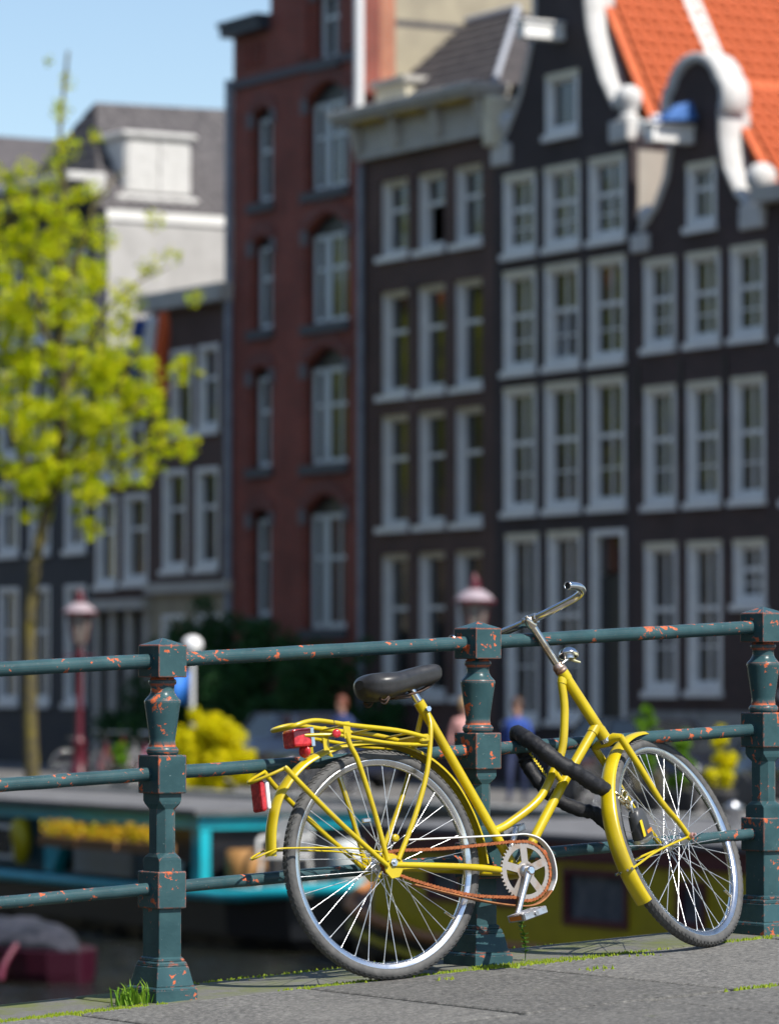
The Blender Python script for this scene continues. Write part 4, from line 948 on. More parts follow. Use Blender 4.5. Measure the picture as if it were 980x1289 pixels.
# ================================================================== trees and shrubs
LEAFY = leafmat('spring_leaf', (.36,.50,.004), (.72,.68,.008), .5)
LEAFB = leafmat('bush_leaf', (.62,.60,.003), (.85,.74,.006), .5)
LEAFD = leafmat('dark_hedge_leaf', (.014,.055,.016), (.03,.11,.028), .25)
LEAFG = leafmat('fresh_plant_leaf', (.10,.26,.015), (.22,.38,.03), .45)
BARK = mat('bark', (.07,.058,.03), .9, 0, (.16,.13,.02), 5, .45, .65, 30, .6, .02)
def leaves(b, c, r_, n, size, rr, squash=1.):
    for _ in range(n):
        while True:
            d = Vector((rr.uniform(-1,1), rr.uniform(-1,1), rr.uniform(-1,1)))
            if d.length < 1: break
        p = Vector(c) + Vector((d.x*r_, d.y*r_, d.z*r_*squash)); s = size*rr.uniform(.6,1.3)
        a = Vector((rr.gauss(0,1), rr.gauss(0,1), rr.gauss(0,.6))).normalized(); bb = a.orthogonal().normalized(); bb.rotate(Matrix.Rotation(rr.uniform(0,2*PI), 3, a)); cc = a.cross(bb)
        b.add([p - bb*s*.5, p + cc*s*.30 + a*s*.08, p + bb*s*.5, p - cc*s*.30 + a*s*.08], [(0,1,2),(0,2,3)])
PXM = 61.5
tr = empty('canal_tree', 'young tree with bright yellow-green spring leaves on the far quay', 'tree', C(10.05, 8, QZ))
def tp(px, py, y=0.): return Vector(((px-40)/PXM, y, .888 + (850-py)/PXM + 1.3))
rt = random.Random(31)
b = MB(); b.tube(spline([(0,0,-.1), tp(36,880), tp(36,780), tp(44,700), tp(58,640), tp(72,590), tp(78,480), tp(70,380), tp(78,260), tp(72,170), tp(82,60)], 5), [.16-.0026*i for i in range(51)], 8)
for br_ in (((58,640),(20,560),(-20,460),(-30,330)), ((72,590),(110,545),(160,520),(215,480)), ((72,585),(120,570),(180,570),(232,556)), ((78,480),(110,430),(150,370),(205,325)), ((78,470),(50,400),(30,300),(20,230)), ((70,380),(100,310),(120,250),(150,200))):
    y = 0; pts = []
    for k, (px, py) in enumerate(br_): pts.append(tp(px, py, rt.uniform(-.5,.5)*k)); 
    b.tube(spline(pts, 5), [.07-.0036*i for i in range(16)], 6)
b.build('trunk', BARK, tr)
b = MB()
dense = [(60,262,32),(40,310,38),(92,290,30),(70,370,42),(36,400,40),(120,335,22),(38,455,44),(95,430,46),(145,470,40),(58,530,48),(118,535,44),(178,505,32),(205,560,28),(226,468,17),(230,560,18),(172,590,22),(105,600,34),(42,600,40),(110,660,16),(-20,400,60),(-30,520,60),(0,300,50),(-70,450,60),(-25,220,45),(150,400,18),(120,500,40),(70,585,36)]
for px, py, r_ in dense:
    for _ in range(17):
        q = tp(px + rt.gauss(0, r_*.62), py + rt.gauss(0, r_*.62), rt.uniform(-1.3,1.3)); leaves(b, q, r_/PXM*rt.uniform(.16,.42), int(r_*r_*.028)+2, .12, rt)
for px, py, r_, n in ((80,95,10,16),(76,140,13,24),(84,190,18,40),(56,70,7,8),(112,165,10,14),(185,330,16,26),(212,318,12,16),(155,368,16,30),(238,372,10,16),(192,275,12,16),(60,215,20,40),(110,235,16,26),(130,300,14,24),(250,372,6,8)):
    leaves(b, tp(px, py, rt.uniform(-.6,.6)), r_/PXM*1.2, int(n*2.2), .12, rt)
b.build('crown', LEAFY, tr, fix=False)
# trees on the other bank, mirrored in the windows
def other_tree(s, q, sc_, rz, label):
    c = copy_tree(tr); c.location = C(s, q, QZ); c.scale = (sc_,)*3; c.rotation_euler = (0,0,rz); c['label'] = label; c['group'] = 'trees on the opposite bank'
for k, s in enumerate((-50,-41,-32,-22,-12,60,70,80,90,100,110,120,130,140,150)): other_tree(s, 55, 1.9 if s > 0 else 1.15, k*1.9, 'leafy yellow-green tree on the opposite bank of the canal')
def shrub(name, label, s, q, blobs, m, size, cat='shrub', n=1.0, stem=True, group=None):
    e = empty(name, label, cat, C(s, q, QZ), group=group); b = MB(); rr = random.Random(int(abs(s)*10)+int(q*7))
    for x, y, z, r_ in blobs:
        for _ in range(7): leaves(b, Vector((x+rr.gauss(0,r_*.5), y+rr.gauss(0,r_*.4), z+rr.gauss(0,r_*.45))), r_*.55, int(150*n*max(r_,.3)**1.5/size**.5*.7), size, rr)
    stuff(b.build('foliage', m, e, fix=False))
    if stem:
        b = MB()
        for k in range(4): b.tube([(rr.uniform(-.1,.1), rr.uniform(-.1,.1), -.03), (rr.uniform(-.3,.3), rr.uniform(-.2,.2), blobs[0][2])], [.035,.015], 6)
        b.build('stem', BARK, e)
    return e
shrub('hedge_shrub', 'dark green shrub rising in front of the red brick house, tallest of its clump', 13.6, 1.7, [(0,0,1.2,.9),(-.5,0,2.2,.8),(.5,0,2.5,.7),(-.2,0,3.2,.55),(.8,0,1.2,.8),(-1.1,0,1.6,.8)], LEAFD, .14, group='dark shrubs before the red house')
shrub('hedge_shrub', 'dark green shrub before the red brick house, under its wide arched window', 11.4, 1.7, [(0,0,1.1,.9),(-.6,0,2.1,.7),(.6,0,2.2,.7),(0,0,2.9,.5),(1.1,0,1.2,.8),(-.9,0,1.0,.8)], LEAFD, .14, group='dark shrubs before the red house')
shrub('hedge_shrub', 'dark green shrub by the grey drainpipe of the red brick house', 9.3, 1.7, [(0,0,1.0,.9),(-.5,0,1.9,.7),(.4,0,2.1,.6),(.9,0,1.0,.8)], LEAFD, .14, group='dark shrubs before the red house')
shrub('hedge_shrub', 'dark green shrub in front of the low brown house with tan ground floor', 16.4, 1.6, [(0,0,1.0,.9),(.5,0,1.9,.7),(.9,0,2.7,.5),(-.9,0,1.0,.7)], LEAFD, .14, group='dark shrubs before the red house')
shrub('yellow_bush', 'round bright yellow-green bush on the quay beside the blue banner', 1.9, 8.2, [(-.25,0,.95,.46),(.15,0,.65,.46),(.45,0,.55,.42),(-.45,0,.45,.4),(.1,0,.15,.45),(-.15,-.1,1.2,.26)], LEAFB, .13, 'bush', 2.4)
for k, (s, q, hgt, lab) in enumerate(((-12.3,8,1.65,'tall fresh green potted plant on the quay before the bell gable house'),(-13.2,7.9,1.25,'shorter green potted plant next to the tall one on the quay'),(-14.2,7.9,1.35,'yellowish green potted plant at the end of the pot row'),(5.9,8.1,.8,'low bright green potted plant near the lantern under the canal tree'))):
    e = shrub('potted_plant', lab, s, q, [(0,0,hgt*.45,.17),(.05,0,hgt*.65,.14),(-.03,0,hgt*.85,.11),(.02,0,hgt*.98,.07)], LEAFG if k != 2 else LEAFB, .11, 'plant')
    MB().lathe([(.14,0),(.20,.02),(.24,.36),(.26,.38),(.23,.40)], 14).build('pot', mat('dark_pot', (.05,.05,.055), .8), e)

# ================================================================== street furniture
MAROON = mat('maroon_lamp_paint', (.085,.007,.016), .4); LWHITE = mat('lamp_roof', (.34,.28,.31), .4); LGLASS = mat('lamp_glass', (.20,.18,.16), .15)
def lantern(s, q, label, dz=0):
    e = empty('street_lantern', label, 'lantern', C(s, q, QZ), group='crown lanterns on the quay')
    b = MB(); b.lathe([(.20,0),(.20,.25),(.15,.30),(.13,.80),(.16,.84),(.10,.90),(.075,1.0),(.065,2.0),(.055,2.55),(.09,2.6),(.055,2.66),(.05,2.80)], 14); b.build('post', MAROON, e)
    b = MB(); b.tube([(-.32,0,2.56),(.32,0,2.56)], .02, 8); b.build('ladder_bar', MAROON, e)
    b = MB(); b.lathe([(.10,2.80),(.13,2.83),(.24,3.38),(.24,3.40)], 6, smooth=False); g_ = b.build('lamp_head', LGLASS, e)
    b = MB()
    for k in range(6): a = k*PI/3; b.tube([(.13*math.cos(a),.13*math.sin(a),2.82),(.245*math.cos(a),.245*math.sin(a),3.39)], .016, 6)
    b.build('lamp_frame', MAROON, g_)
    b = MB(); b.lathe([(.36,3.40),(.37,3.43),(.33,3.46)], 6, smooth=False); b.build('brim', MAROON, e)
    b = MB(); b.lathe([(.33,3.461),(.27,3.54),(.17,3.61),(.11,3.64)], 12); b.build('lamp_roof', LWHITE, e)
    b = MB(); b.lathe([(.11,3.641),(.12,3.68),(.08,3.74),(.10,3.79),(.05,3.84),(.012,3.92)], 12); b.build('crown_finial', MAROON, e)
lantern(7.9, 8, 'maroon crown lantern on the quay under the yellow-green tree'); lantern(-7.15, 8, 'maroon crown lantern on the quay before the brown cornice house')
e = empty('banner_pole', 'white pole with white lamp head and hanging blue banner on the quay', 'pole', C(2.3, 8.4, QZ))
b = MB(); b.tube([(0,0,0),(0,0,2.55)], .045, 10); b.build('post', WPIPE, e)
b = MB(); b.lathe([(.05,2.52),(.13,2.60),(.20,2.74),(.18,2.84),(.10,2.91),(.02,2.93)], 14, Matrix.Translation((0,0,0))); b.build('lamp_head', mat('lamp_white', (.75,.75,.75), .4), e)
b = MB(); n = 8; top = []
for k in range(n+1):
    f = k/n; top += [(-.05-.36*f, .05*math.sin(f*6), 2.25-.05*f), (-.05-.36*f, .05*math.sin(f*6+.5), 1.55+.12*math.sin(f*3)), ]
b.add(top, [(2*k,2*k+2,2*k+3,2*k+1) for k in range(n)], True); o = b.build('banner', mat('blue_cloth', (.02,.16,.55), .7), e); q = o.modifiers.new('s','SOLIDIFY'); q.thickness = .006
e = empty('flag', 'red white and blue flag hanging limp from the low brown house', 'flag', C(19.75, .1, 9.0)); e.scale = (.85,.85,.85)
b = MB(); b.tube([(0,.1,-.3),(-.35,-1.2,.5)], .03, 8); b.build('pole', WHITE, e)
for k, m_ in enumerate((mat('flag_orange_red', (.62,.10,.02), .7), mat('flag_white', (.68,.68,.68), .7), mat('flag_blue', (.02,.05,.2), .7))):
    b = MB(); vs = []
    for i in range(9):
        f = i/8; x = .30 - .30*k - .05*f*k; z0 = .42 - f*2.35
        for g in (0, .33): vs.append((x - g + .05*math.sin(f*7+k+g*3) - .15*f*k*.5, -1.1 + .12*math.sin(f*5+g*6+k*2), z0 - .1*k))
    b.add(vs, [(2*i,2*i+1,2*i+3,2*i+2) for i in range(8)], True); o = b.build('stripe', m_, e); q = o.modifiers.new('s','SOLIDIFY'); q.thickness = .006

# ================================================================== parked bicycles on the quay
def parked(s, q, rz, col, label):
    e = empty('parked_bicycle', label, 'bicycle', C(s, q, QZ), rz, 'bicycles parked on the far quay'); m = mat('bicycle_enamel', col, .4)
    for x in (0, 1.1):
        b = MB(); b.torus([(.327+.018*math.cos(a), .018*math.sin(a)) for a in [2*PI*k/8 for k in range(8)]], 32); w_ = b.build('wheel', TYRE, e, loc=(x,0,.345))
        b = MB(); b.torus([(.312,-.012),(.300,-.008),(.300,.008),(.312,.012)], 32); b.build('rim', CHROME, w_)
        b = MB()
        for k in range(18): a = 2*PI*k/18; b.tube([(0,0,0),(.3*math.cos(a),0,.3*math.sin(a))], .002, 3)
        b.build('spokes', SPOKE, w_)
    b = MB()
    for p in (((.49,.28),(.2,.85)),((.49,.28),(.85,.75)),((.35,.55),(.8,.85)),((.77,.95),(.88,.68),(1.1,.345)),((0,.345),(.49,.28)),((0,.345),(.25,.75))): b.tube([(x,0,z) for x,z in p], .016, 8)
    b.build('frame', m, e)
    b = MB(); b.tube([(.62,-.3,1.05),(.72,-.1,1.05),(.75,0,1.05),(.72,.1,1.05),(.62,.3,1.05)], .013, 8); b.tube([(.77,0,.95),(.75,0,1.06)], .014, 8); b.build('handlebar', CHROME, e)
    b = MB(); b.rings([[(x, math.cos(t)*w_, .9+math.sin(t)*.03) for t in [2*PI*k/10 for k in range(10)]] for x, w_ in ((.05,.06),(.12,.10),(.22,.05),(.33,.02))]); b.build('saddle', BLACKRUB, e)
for s, q, rz, col, lab in ((9.3,7.6,.3,(.03,.03,.04),'black bicycle parked on the quay behind the canal tree trunk'),(7.2,7.9,1.0,(.25,.02,.03),'red bicycle parked beside the maroon lantern under the tree'),(6.4,7.7,.8,(.4,.4,.42),'silver bicycle parked by the low green potted plant'),(5.4,7.9,1.2,(.45,.06,.18),'pink bicycle parked on the quay between plant and banner pole'),(4.4,7.8,.7,(.05,.08,.2),'navy bicycle parked on the quay left of the yellow bush'),(3.4,7.6,1.1,(.5,.5,.5),'white bicycle parked behind the yellow bush'),(-.4,7.7,.5,(.02,.03,.06),'dark blue bicycle parked right of the yellow bush'),(-10.2,7.7,.9,(.03,.03,.03),'black bicycle parked between lantern and potted plants')):
    parked(s, q, rz, col, lab)

# ================================================================== people walking on the quay
def person(s, q, rz, label, shirt, trousers, hair, step=.18):
    e = empty('person', label, 'person', C(s, q, QZ), rz, 'people on the far quay')
    J = {'pel':(0,0,.93,.125),'wst':(0,0,1.08,.115),'chs':(0,.01,1.30,.135),'nek':(0,0,1.47,.05),'hd0':(0,.015,1.55,.075),'hd1':(0,.02,1.66,.092),'hd2':(0,.01,1.74,.06)}
    E = [('pel','wst'),('wst','chs'),('chs','nek'),('nek','hd0'),('hd0','hd1'),('hd1','hd2')]
    for sg, nm in ((1,'l'),(-1,'r')):
        f = step*sg
        J.update({nm+'hip':(.10*sg,0,.88,.085),nm+'kne':(.10*sg,f*.6+.03,.50,.058),nm+'ank':(.10*sg,f*.9,.09,.038),nm+'toe':(.11*sg,f*.9+.16,.035,.032),
                  nm+'sho':(.185*sg,0,1.40,.058),nm+'elb':(.235*sg,-f*.5-.02,1.13,.042),nm+'wri':(.23*sg,-f*.8+.06,.90,.030),nm+'hnd':(.225*sg,-f*.8+.08,.82,.034)})
        E += [('pel',nm+'hip'),(nm+'hip',nm+'kne'),(nm+'kne',nm+'ank'),(nm+'ank',nm+'toe'),('chs',nm+'sho'),(nm+'sho',nm+'elb'),(nm+'elb',nm+'wri'),(nm+'wri',nm+'hnd')]
    ks = list(J); me = bpy.data.meshes.new('body'); me.from_pydata([J[k][:3] for k in ks], [(ks.index(a), ks.index(c)) for a, c in E], [])
    o = bpy.data.objects.new('body', me); COL.objects.link(o); o.parent = e
    o.modifiers.new('skin','SKIN'); lay = me.skin_vertices[0].data
    for i, k in enumerate(ks): lay[i].radius = (J[k][3],)*2; lay[i].use_root = (i == 0)
    o.modifiers.new('sub','SUBSURF').render_levels = 2
    m, t, p = newmat('clothes'); tc = nd(t,'ShaderNodeTexCoord'); sp = nd(t,'ShaderNodeSeparateXYZ'); t.links.new(tc.outputs['Object'], sp.inputs[0])
    mr_ = nd(t,'ShaderNodeMath',operation='MULTIPLY'); t.links.new(sp.outputs[2], mr_.inputs[0]); mr_.inputs[1].default_value = .5
    r_ = nd(t,'ShaderNodeValToRGB'); cr = r_.color_ramp; cr.interpolation = 'CONSTANT'; cr.elements[0].color = (.02,.02,.02,1); cr.elements[1].position = .045; cr.elements[1].color = rgb(trousers)
    for pos_, cc in ((.49,shirt),(.735,(.45,.25,.18))): el = cr.elements.new(pos_); el.color = rgb(cc)
    t.links.new(mr_.outputs[0], r_.inputs[0]); t.links.new(r_.outputs[0], p.inputs['Base Color']); p.inputs['Roughness'].default_value = .8; me.materials.append(m)
    b = MB(); b.lathe([(.10,1.60),(.108,1.68),(.098,1.76),(.06,1.81),(.01,1.825)], 14, Matrix.Translation((0,-.012,.0))); b.build('hair', mat('hair', hair, .6), e)
    b = MB()
    for sg in (1,-1): b.lathe([(.004,-.006),(.012,0),(.004,.006)], 8, Matrix.Translation((.035*sg,.10,1.67)))
    b.build('eyes', BLACKRUB, e); b = MB(); b.tube([(0,.10,1.66),(0,.125,1.63)], [.010,.016], 8); b.build('nose', mat('skin', (.45,.25,.18), .6), e)
person(-.9, 7, 2.6, 'person in dark blue jacket with auburn hair walking by the hedge', (.03,.05,.16), (.02,.025,.04), (.14,.04,.02))
person(-5.2, 7, 3.4, 'person in pink top with blond hair standing by the lantern', (.55,.28,.26), (.06,.07,.1), (.42,.27,.12), .08)
person(-6.9, 7, 2.9, 'person in bright blue jacket walking past the lantern', (.03,.08,.35), (.02,.03,.08), (.06,.03,.02))

# ================================================================== boats
TEAL = mat('teal_boat_paint', (.008,.40,.48), .4, 0, (.012,.33,.40), 3); HULL = mat('black_hull', (.010,.011,.014), .35); YBOAT = mat('yellow_boat_paint', (.52,.40,.003), .5, 0, (.44,.33,.003), 2)
OXB = mat('oxblood_paint', (.10,.010,.018), .5); ROOFG = mat('grey_bitumen_roof', (.15,.15,.155), .9, 0, (.10,.10,.105), 2); WOOD = mat('brown_rubbing_strake', (.40,.16,.05), .6); PANW = mat('pale_panel', (.34,.37,.36), .6)
def hull(e, x0, x1, hb, zk, sheer, m, bow=1.6, name='hull', n=16, z0=-.35):
    rings = []
    for k in range(n+1):
        f = k/n; x = x0+(x1-x0)*f; d = max(min(x-x0, x1-x), 0); t_ = min(d/bow, 1); w_ = hb*max(math.sin(t_*PI/2)**.6, .03); zt = sheer(x)
        rings.append([(x,-w_*.75,z0),(x,-w_*.97,zk*.4),(x,-w_,zt),(x,w_,zt),(x,w_*.97,zk*.4),(x,w_*.75,z0)])
    return MB().rings([[Vector(p) for p in r_] for r_ in rings], smooth=False).build(name, m, e)
def strake(e, x0, x1, hb, sheer, dz, r_, m, bow=1.6, name='rubbing_strake', n=40):
    for sg in (-1, 1):
        pts = []
        for k in range(n+1):
            f = k/n; x = x0+(x1-x0)*f; d = max(min(x-x0, x1-x), 0); t_ = min(d/bow, 1); w_ = hb*max(math.sin(t_*PI/2)**.6, .03); pts.append((x, sg*(w_+.01), sheer(x)+dz))
        MB().tube(pts, r_, 8).build(name, m, e)
# teal houseboat
e = empty('teal_houseboat', 'teal houseboat with grey roof, flower boxes and black hull', 'houseboat', C(0, 12.5, WZ), -PH)
sh = lambda x: .84 + (.25*max(x-11.5,0)/2.5)**1
hull(e, -8, 14.0, 2.5, .5, sh, HULL, 2.4); strake(e, -8, 14.0, 2.5, sh, -.05, .10, TEAL, 2.4, 'gunwale')
MB().box(-7, 13, -2.1, 2.1, .86, .90).build('deck', mat('boat_deck', (.20,.19,.17), .8), e)
b = MB(); b.box(-6.5, 4.55, -2.25, .7, .90, 1.755); b.build('cabin_wall', mat('dark_teal_wall', (.008,.05,.065), .6), e)
b = MB(); b.box(5.5, 10.0, -2.15, .7, .90, 1.755); b.build('cabin_wall', HULL, e)
MB().box(-6.6, 10.15, -2.34, .78, 1.76, 1.99).build('fascia', TEAL, e); MB().box(-6.75, 10.3, -2.48, .9, 1.991, 2.07).build('roof', ROOFG, e)
b = MB(); b.add([(4.62,-2.30,.9),(4.95,-2.30,.9),(5.55,-2.30,1.76),(4.62,-2.30,1.76),(4.62,-2.1,.9),(4.95,-2.1,.9),(5.55,-2.1,1.76),(4.62,-2.1,1.76)], [(0,1,2,3),(7,6,5,4),(0,4,5,1),(1,5,6,2),(2,6,7,3),(3,7,4,0)]); b.build('cabin_post', TEAL, e)
for xa in (9.85,): MB().box(xa, xa+.28, -2.30, -2.12, .9, 1.76).build('cabin_post', TEAL, e)
for xa, xb in ((5.55,7.6),(7.75,8.6)): MB().box(xa, xb, -2.22, -2.152, .92, 1.36).build('panel', PANW if xa < 6 else mat('blue_panel', (.03,.09,.13), .6), e)
for xa in (8.75,9.25): MB().lathe([(.13,.9),(.17,1.18),(.17,1.22)], 12, Matrix.Translation((xa,-2.3,0))).build('white_pot', WHITE, e)
for k in range(3):
    xa = 5.65 + k*1.45; fb = MB().box(xa, xa+1.35, -2.92, -2.62, 1.37, 1.53).build('flower_box', mat('wooden_box', (.22,.11,.04), .8), e)
    b = MB(); rr = random.Random(k)
    for j in range(9): leaves(b, (xa+.1+j*.14, -2.77, 1.60+rr.uniform(0,.10)), .14, 40, .08, rr)
    stuff(b.build('flowers', leafmat('yellow_flowers', (.40,.42,.01), (.70,.36,.02), .4), fb, fix=False))
b = MB(); b.tube(spline([(3.75,-2.32,1.62),(3.95,-2.42,1.55),(4.02,-2.42,1.3),(3.92,-2.40,1.02)], 4), [.10,.15,.17,.17,.17,.17,.17,.17,.16,.15,.14,.12,.09], 10); b.build('yellow_fender', YBOAT, e)
for xa in (-4.5,-2.2,.2,2.4): w_ = MB().box(xa, xa+1.0, -2.28, -2.252, 1.05, 1.62).build('window', WHITE, e); MB().box(xa+.08, xa+.92, -2.30, -2.285, 1.12, 1.55).build('pane', GLASS, w_)
# white plastic garden chair on its deck
ch = empty('garden_chair', 'white plastic garden chair on the deck of the teal houseboat', 'chair', C(-11.2, 13.9, WZ+.90), -PH+.5); ch.scale = (1.15,1.15,1.15)
b = MB(); b.box(-.25,.25,-.24,.24,.38,.42); b.build('seat', WHITEC, ch, bevel=.015)
b = MB(); b.panel([(-.26,.42),(.26,.42),(.29,.85),(.18,.92),(-.18,.92),(-.29,.85)], [], .20, .24); b.build('backrest', WHITEC, ch)
for sx in (-1,1):
    MB().tube(spline([(sx*.28,-.22,.40),(sx*.29,-.20,.62),(sx*.29,0,.65),(sx*.28,.22,.66)], 4), .03, 8).build('armrest', WHITEC, ch)
    for sy in (-1,1): MB().tube([(sx*.23,sy*.21,.39),(sx*.27,sy*.25,0)], [.03,.022], 8).build('leg', WHITEC, ch)
# things standing about on its deck
for nm, lab, ct, s_, q_, m_, prof in (('deck_planter', 'round green planter on the deck of the teal houseboat beside the chair', 'planter', -12.0, 12.4, mat('green_planter', (.06,.22,.05), .6), [(.25,0),(.34,.05),(.40,.50),(.36,.52)]), ('wooden_tub', 'brown wooden tub on the deck of the teal houseboat by the cabin', 'tub', -10.5, 14.2, mat('tub_wood', (.34,.17,.05), .7), [(.26,0),(.32,.25),(.30,.55),(.24,.56)]), ('white_barrel', 'pale barrel on the deck of the teal houseboat near the bow', 'barrel', -12.6, 13.6, mat('pale_plastic', (.5,.52,.5), .5), [(.20,0),(.26,.1),(.28,.4),(.26,.65),(.20,.75),(.05,.77)])):
    o = MB().lathe(prof, 16).build(nm, m_); o.location = C(s_, q_, WZ+.895); tag(o, lab, ct)
# yellow houseboat
e = empty('yellow_houseboat', 'yellow houseboat with oxblood window frames, grey roof and dark hull', 'houseboat', C(-20, 12.5, WZ), -PH)
sh = lambda x: .50 + .65*max((-2.4-x)/4.0, 0)**1.6
hull(e, -6.6, 13, 2.45, .4, sh, HULL, 1.9, n=34); strake(e, -6.6, 13, 2.47, sh, -.02, .085, WOOD, 1.9); strake(e, -6.6, 13, 2.43, sh, -.34, .06, YBOAT, 1.9, 'stripe')
wins = [(.41,1.96,.84,1.60),(3.05,3.72,.92,1.54),(-3.1,-2.2,1.0,1.50),(-1.7,-.7,1.0,1.50),(5.2,6.8,.84,1.6)]
b = MB(); b.panel(rect(-4.6,11,.45,1.68), [rect(*q) for q in wins], -2.30, -2.22); b.build('cabin_wall', YBOAT, e)
b = MB(); b.box(-4.6, 11, -2.215, 2.25, .45, 1.66); b.build('cabin', OXB, e)
MB().box(-4.75, 11.1, -2.36, 2.36, 1.681, 1.95).build('fascia', OXB, e); MB().box(-4.85, 11.2, -2.44, 2.44, 1.951, 2.03).build('roof', ROOFG, e)
MB().box(-4.62, -4.601, -2.2, 2.2, .45, 1.66).build('end_wall', YBOAT, e)
for q in wins:
    b = MB(); b.panel(rect(*q), [rect(q[0]+.09,q[1]-.09,q[2]+.09,q[3]-.09)], -2.33, -2.225); w_ = b.build('window', OXB, e)
    MB().box(q[0]+.08, q[1]-.08, -2.262, -2.25, q[2]+.08, q[3]-.08).build('pane', mat('boat_glass', (.06,.075,.085), .06, 0, (.16,.17,.18), 2.5), w_)
for x, y, lab in ((2.2,.5,'roof_box'),(5.5,-.4,'roof_box')): MB().box(x, x+1.6, y-.5, y+.5, 2.031, 2.32).build(lab, PANW, e, bevel=.03)
for x in (-2.6,.2): MB().lathe([(.10,2.03),(.10,2.30),(.17,2.32),(.02,2.42)], 12, Matrix.Translation((x,.6,0))).build('vent', STEEL, e)
# small covered dinghy
e = empty('covered_dinghy', 'small magenta dinghy under a crumpled grey cover with orange rope', 'dinghy', C(-14.6, 20, WZ), -PH)
sh = lambda x: .42
hull(e, -2.4, 1.9, .75, .3, sh, mat('magenta_hull', (.035,.003,.012), .4), 1.4)
rr = random.Random(8); rings = []
for k in range(13):
    f = k/12; x = -2.2+3.9*f; hgt = .42+.36*math.sin(PI*f)**.5; w_ = .72*max(math.sin(min(f,1-f)*PI*1.2), .15) if min(f,1-f) < .4 else .72
    rings.append([Vector((x+rr.uniform(-.05,.05), w_*math.cos(PI*j/10)*1.0, .40 + (hgt-.40)*math.sin(PI*j/10) + rr.uniform(-.05,.05)*(0 < j < 10))) for j in range(11)])
MB().rings(rings).build('cover', mat('grey_tarpaulin', (.014,.015,.02), .6, 0, (.05,.05,.065), 3), e)
b = MB(); b.tube(spline([(1.2,-.6,.5),(1.35,-.85,.25),(1.55,-1.0,.05)], 5), .045, 8); b.build('fender', mat('pink_fender', (.10,.008,.025), .5), e)
b = MB(); b.tube(spline([(.5,-.74,.42),(.55,-.9,.15),(.62,-1.0,-.05)], 5), .035, 8); b.build('rope', mat('orange_rope', (.55,.15,.03), .7), e)

# ================================================================== the opposite bank, out of frame but mirrored in the windows
struct(boxC('opposite_quay', -54, 260, 52.5, 200, -4.5, QZ, STREET))
for k in range(-13, 13):
    sX = 48 + k*8.0; colr = ((.40,.30,.22),(.50,.46,.38),(.30,.13,.09),(.44,.40,.34))[k % 4]
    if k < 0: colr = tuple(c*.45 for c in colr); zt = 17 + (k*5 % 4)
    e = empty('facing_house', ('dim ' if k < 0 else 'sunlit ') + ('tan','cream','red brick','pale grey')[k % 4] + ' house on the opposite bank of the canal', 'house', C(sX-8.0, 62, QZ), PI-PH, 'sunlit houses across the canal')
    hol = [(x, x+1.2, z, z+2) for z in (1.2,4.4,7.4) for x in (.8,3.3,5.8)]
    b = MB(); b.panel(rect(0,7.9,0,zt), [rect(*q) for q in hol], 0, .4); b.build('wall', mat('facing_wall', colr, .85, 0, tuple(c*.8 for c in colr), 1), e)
    MB().box(.1, 7.8, .5, 9, 0, zt-.1).build('body', mat_dark, e); gable_roof(e, 7.9, zt, zt+3, .1, 9, TILE if k % 2 else GTILE)

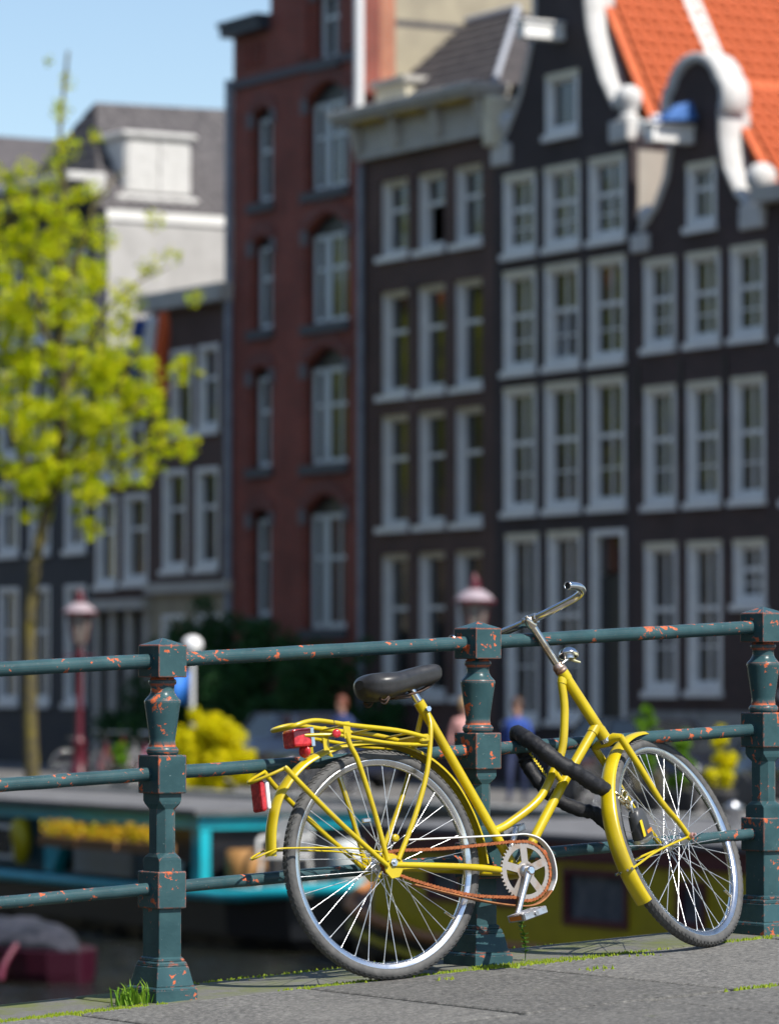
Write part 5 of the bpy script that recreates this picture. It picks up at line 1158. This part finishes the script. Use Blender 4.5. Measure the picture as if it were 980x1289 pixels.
# ================================================================== parked cars on the far street
def car(s, q, col, label):
    e = empty('parked_car', label, 'car', C(s, q, QZ), -PH, 'cars parked along the far street'); m = mat('car_paint', col, .25, .3, coat=1.)
    b = MB(); low = [(-2.05,.42,.62),(-2.0,.25,.80),(-1.7,.20,.90),(-.9,.18,.96),(.4,.18,.96),(1.3,.20,.92),(1.8,.22,.84),(2.05,.30,.66),(2.10,.42,.56)]; rings = []
    for x, z0, z1 in low:
        w_ = .84 if abs(x) < 1.8 else .74; rings.append([Vector(p) for p in ((x,-w_*.92,z0),(x,-w_,z0+.18),(x,-w_*.98,(z0+z1)/2),(x,-w_*.90,z1),(x,w_*.90,z1),(x,w_*.98,(z0+z1)/2),(x,w_,z0+.18),(x,w_*.92,z0))])
    b.rings(rings).build('body', m, e, bevel=.02)
    b = MB(); b.add([(-1.75,-.72,.92),(1.05,-.72,.93),(.35,-.58,1.40),(-1.25,-.58,1.41),(-1.75,.72,.92),(1.05,.72,.93),(.35,.58,1.40),(-1.25,.58,1.41)], [(0,1,2,3),(7,6,5,4),(0,3,7,4),(1,5,6,2),(3,2,6,7)]); b.build('windows', GLASS, e)
    b = MB(); b.box(-1.27,.37,-.59,.59,1.40,1.455); b.build('roof', m, e, bevel=.03, seg=2)
    for sy in (-1,1):
        for p in (((-1.75,.72,.92),(-1.25,.585,1.42)),((1.05,.72,.93),(.35,.585,1.42)),((-.35,.725,.93),(-.38,.585,1.41))): MB().tube([(x, sy*y, z) for x, y, z in p], .035, 6).build('pillar', m, e)
    for x in (-1.3, 1.32):
        for sy in (-1,1):
            w_ = MB().lathe([(.19,-.1),(.30,-.1),(.315,-.06),(.315,.06),(.30,.1),(.19,.1)], 20, Matrix.Translation((x, sy*.76, .315)) @ Matrix.Rotation(R(90),4,'X')).build('wheel', TYRE, e)
            MB().lathe([(.02,-.09),(.19,-.085),(.19,.085),(.02,.09)], 12, Matrix.Translation((x, sy*.76, .315)) @ Matrix.Rotation(R(90),4,'X')).build('rim', STEEL, w_)
    for sy in (-1,1):
        MB().box(2.02,2.09,sy*.58-.14,sy*.58+.14,.58,.70).build('headlight', CLEARW, e, bevel=.02); MB().box(-2.06,-1.99,sy*.62-.10,sy*.62+.10,.62,.76).build('tail_lamp', RED, e, bevel=.02)
car(3.4, 5.2, (.02,.03,.07), 'dark navy car parked behind the yellow bush'); car(-8.0, 5.0, (.012,.013,.018), 'black car parked behind the lantern before the near black house')
car(-13.2, 5.0, (.03,.035,.05), 'dark grey car parked behind the potted plants'); car(-18.5, 5.0, (.05,.05,.06), 'charcoal car parked past the bell gable house')
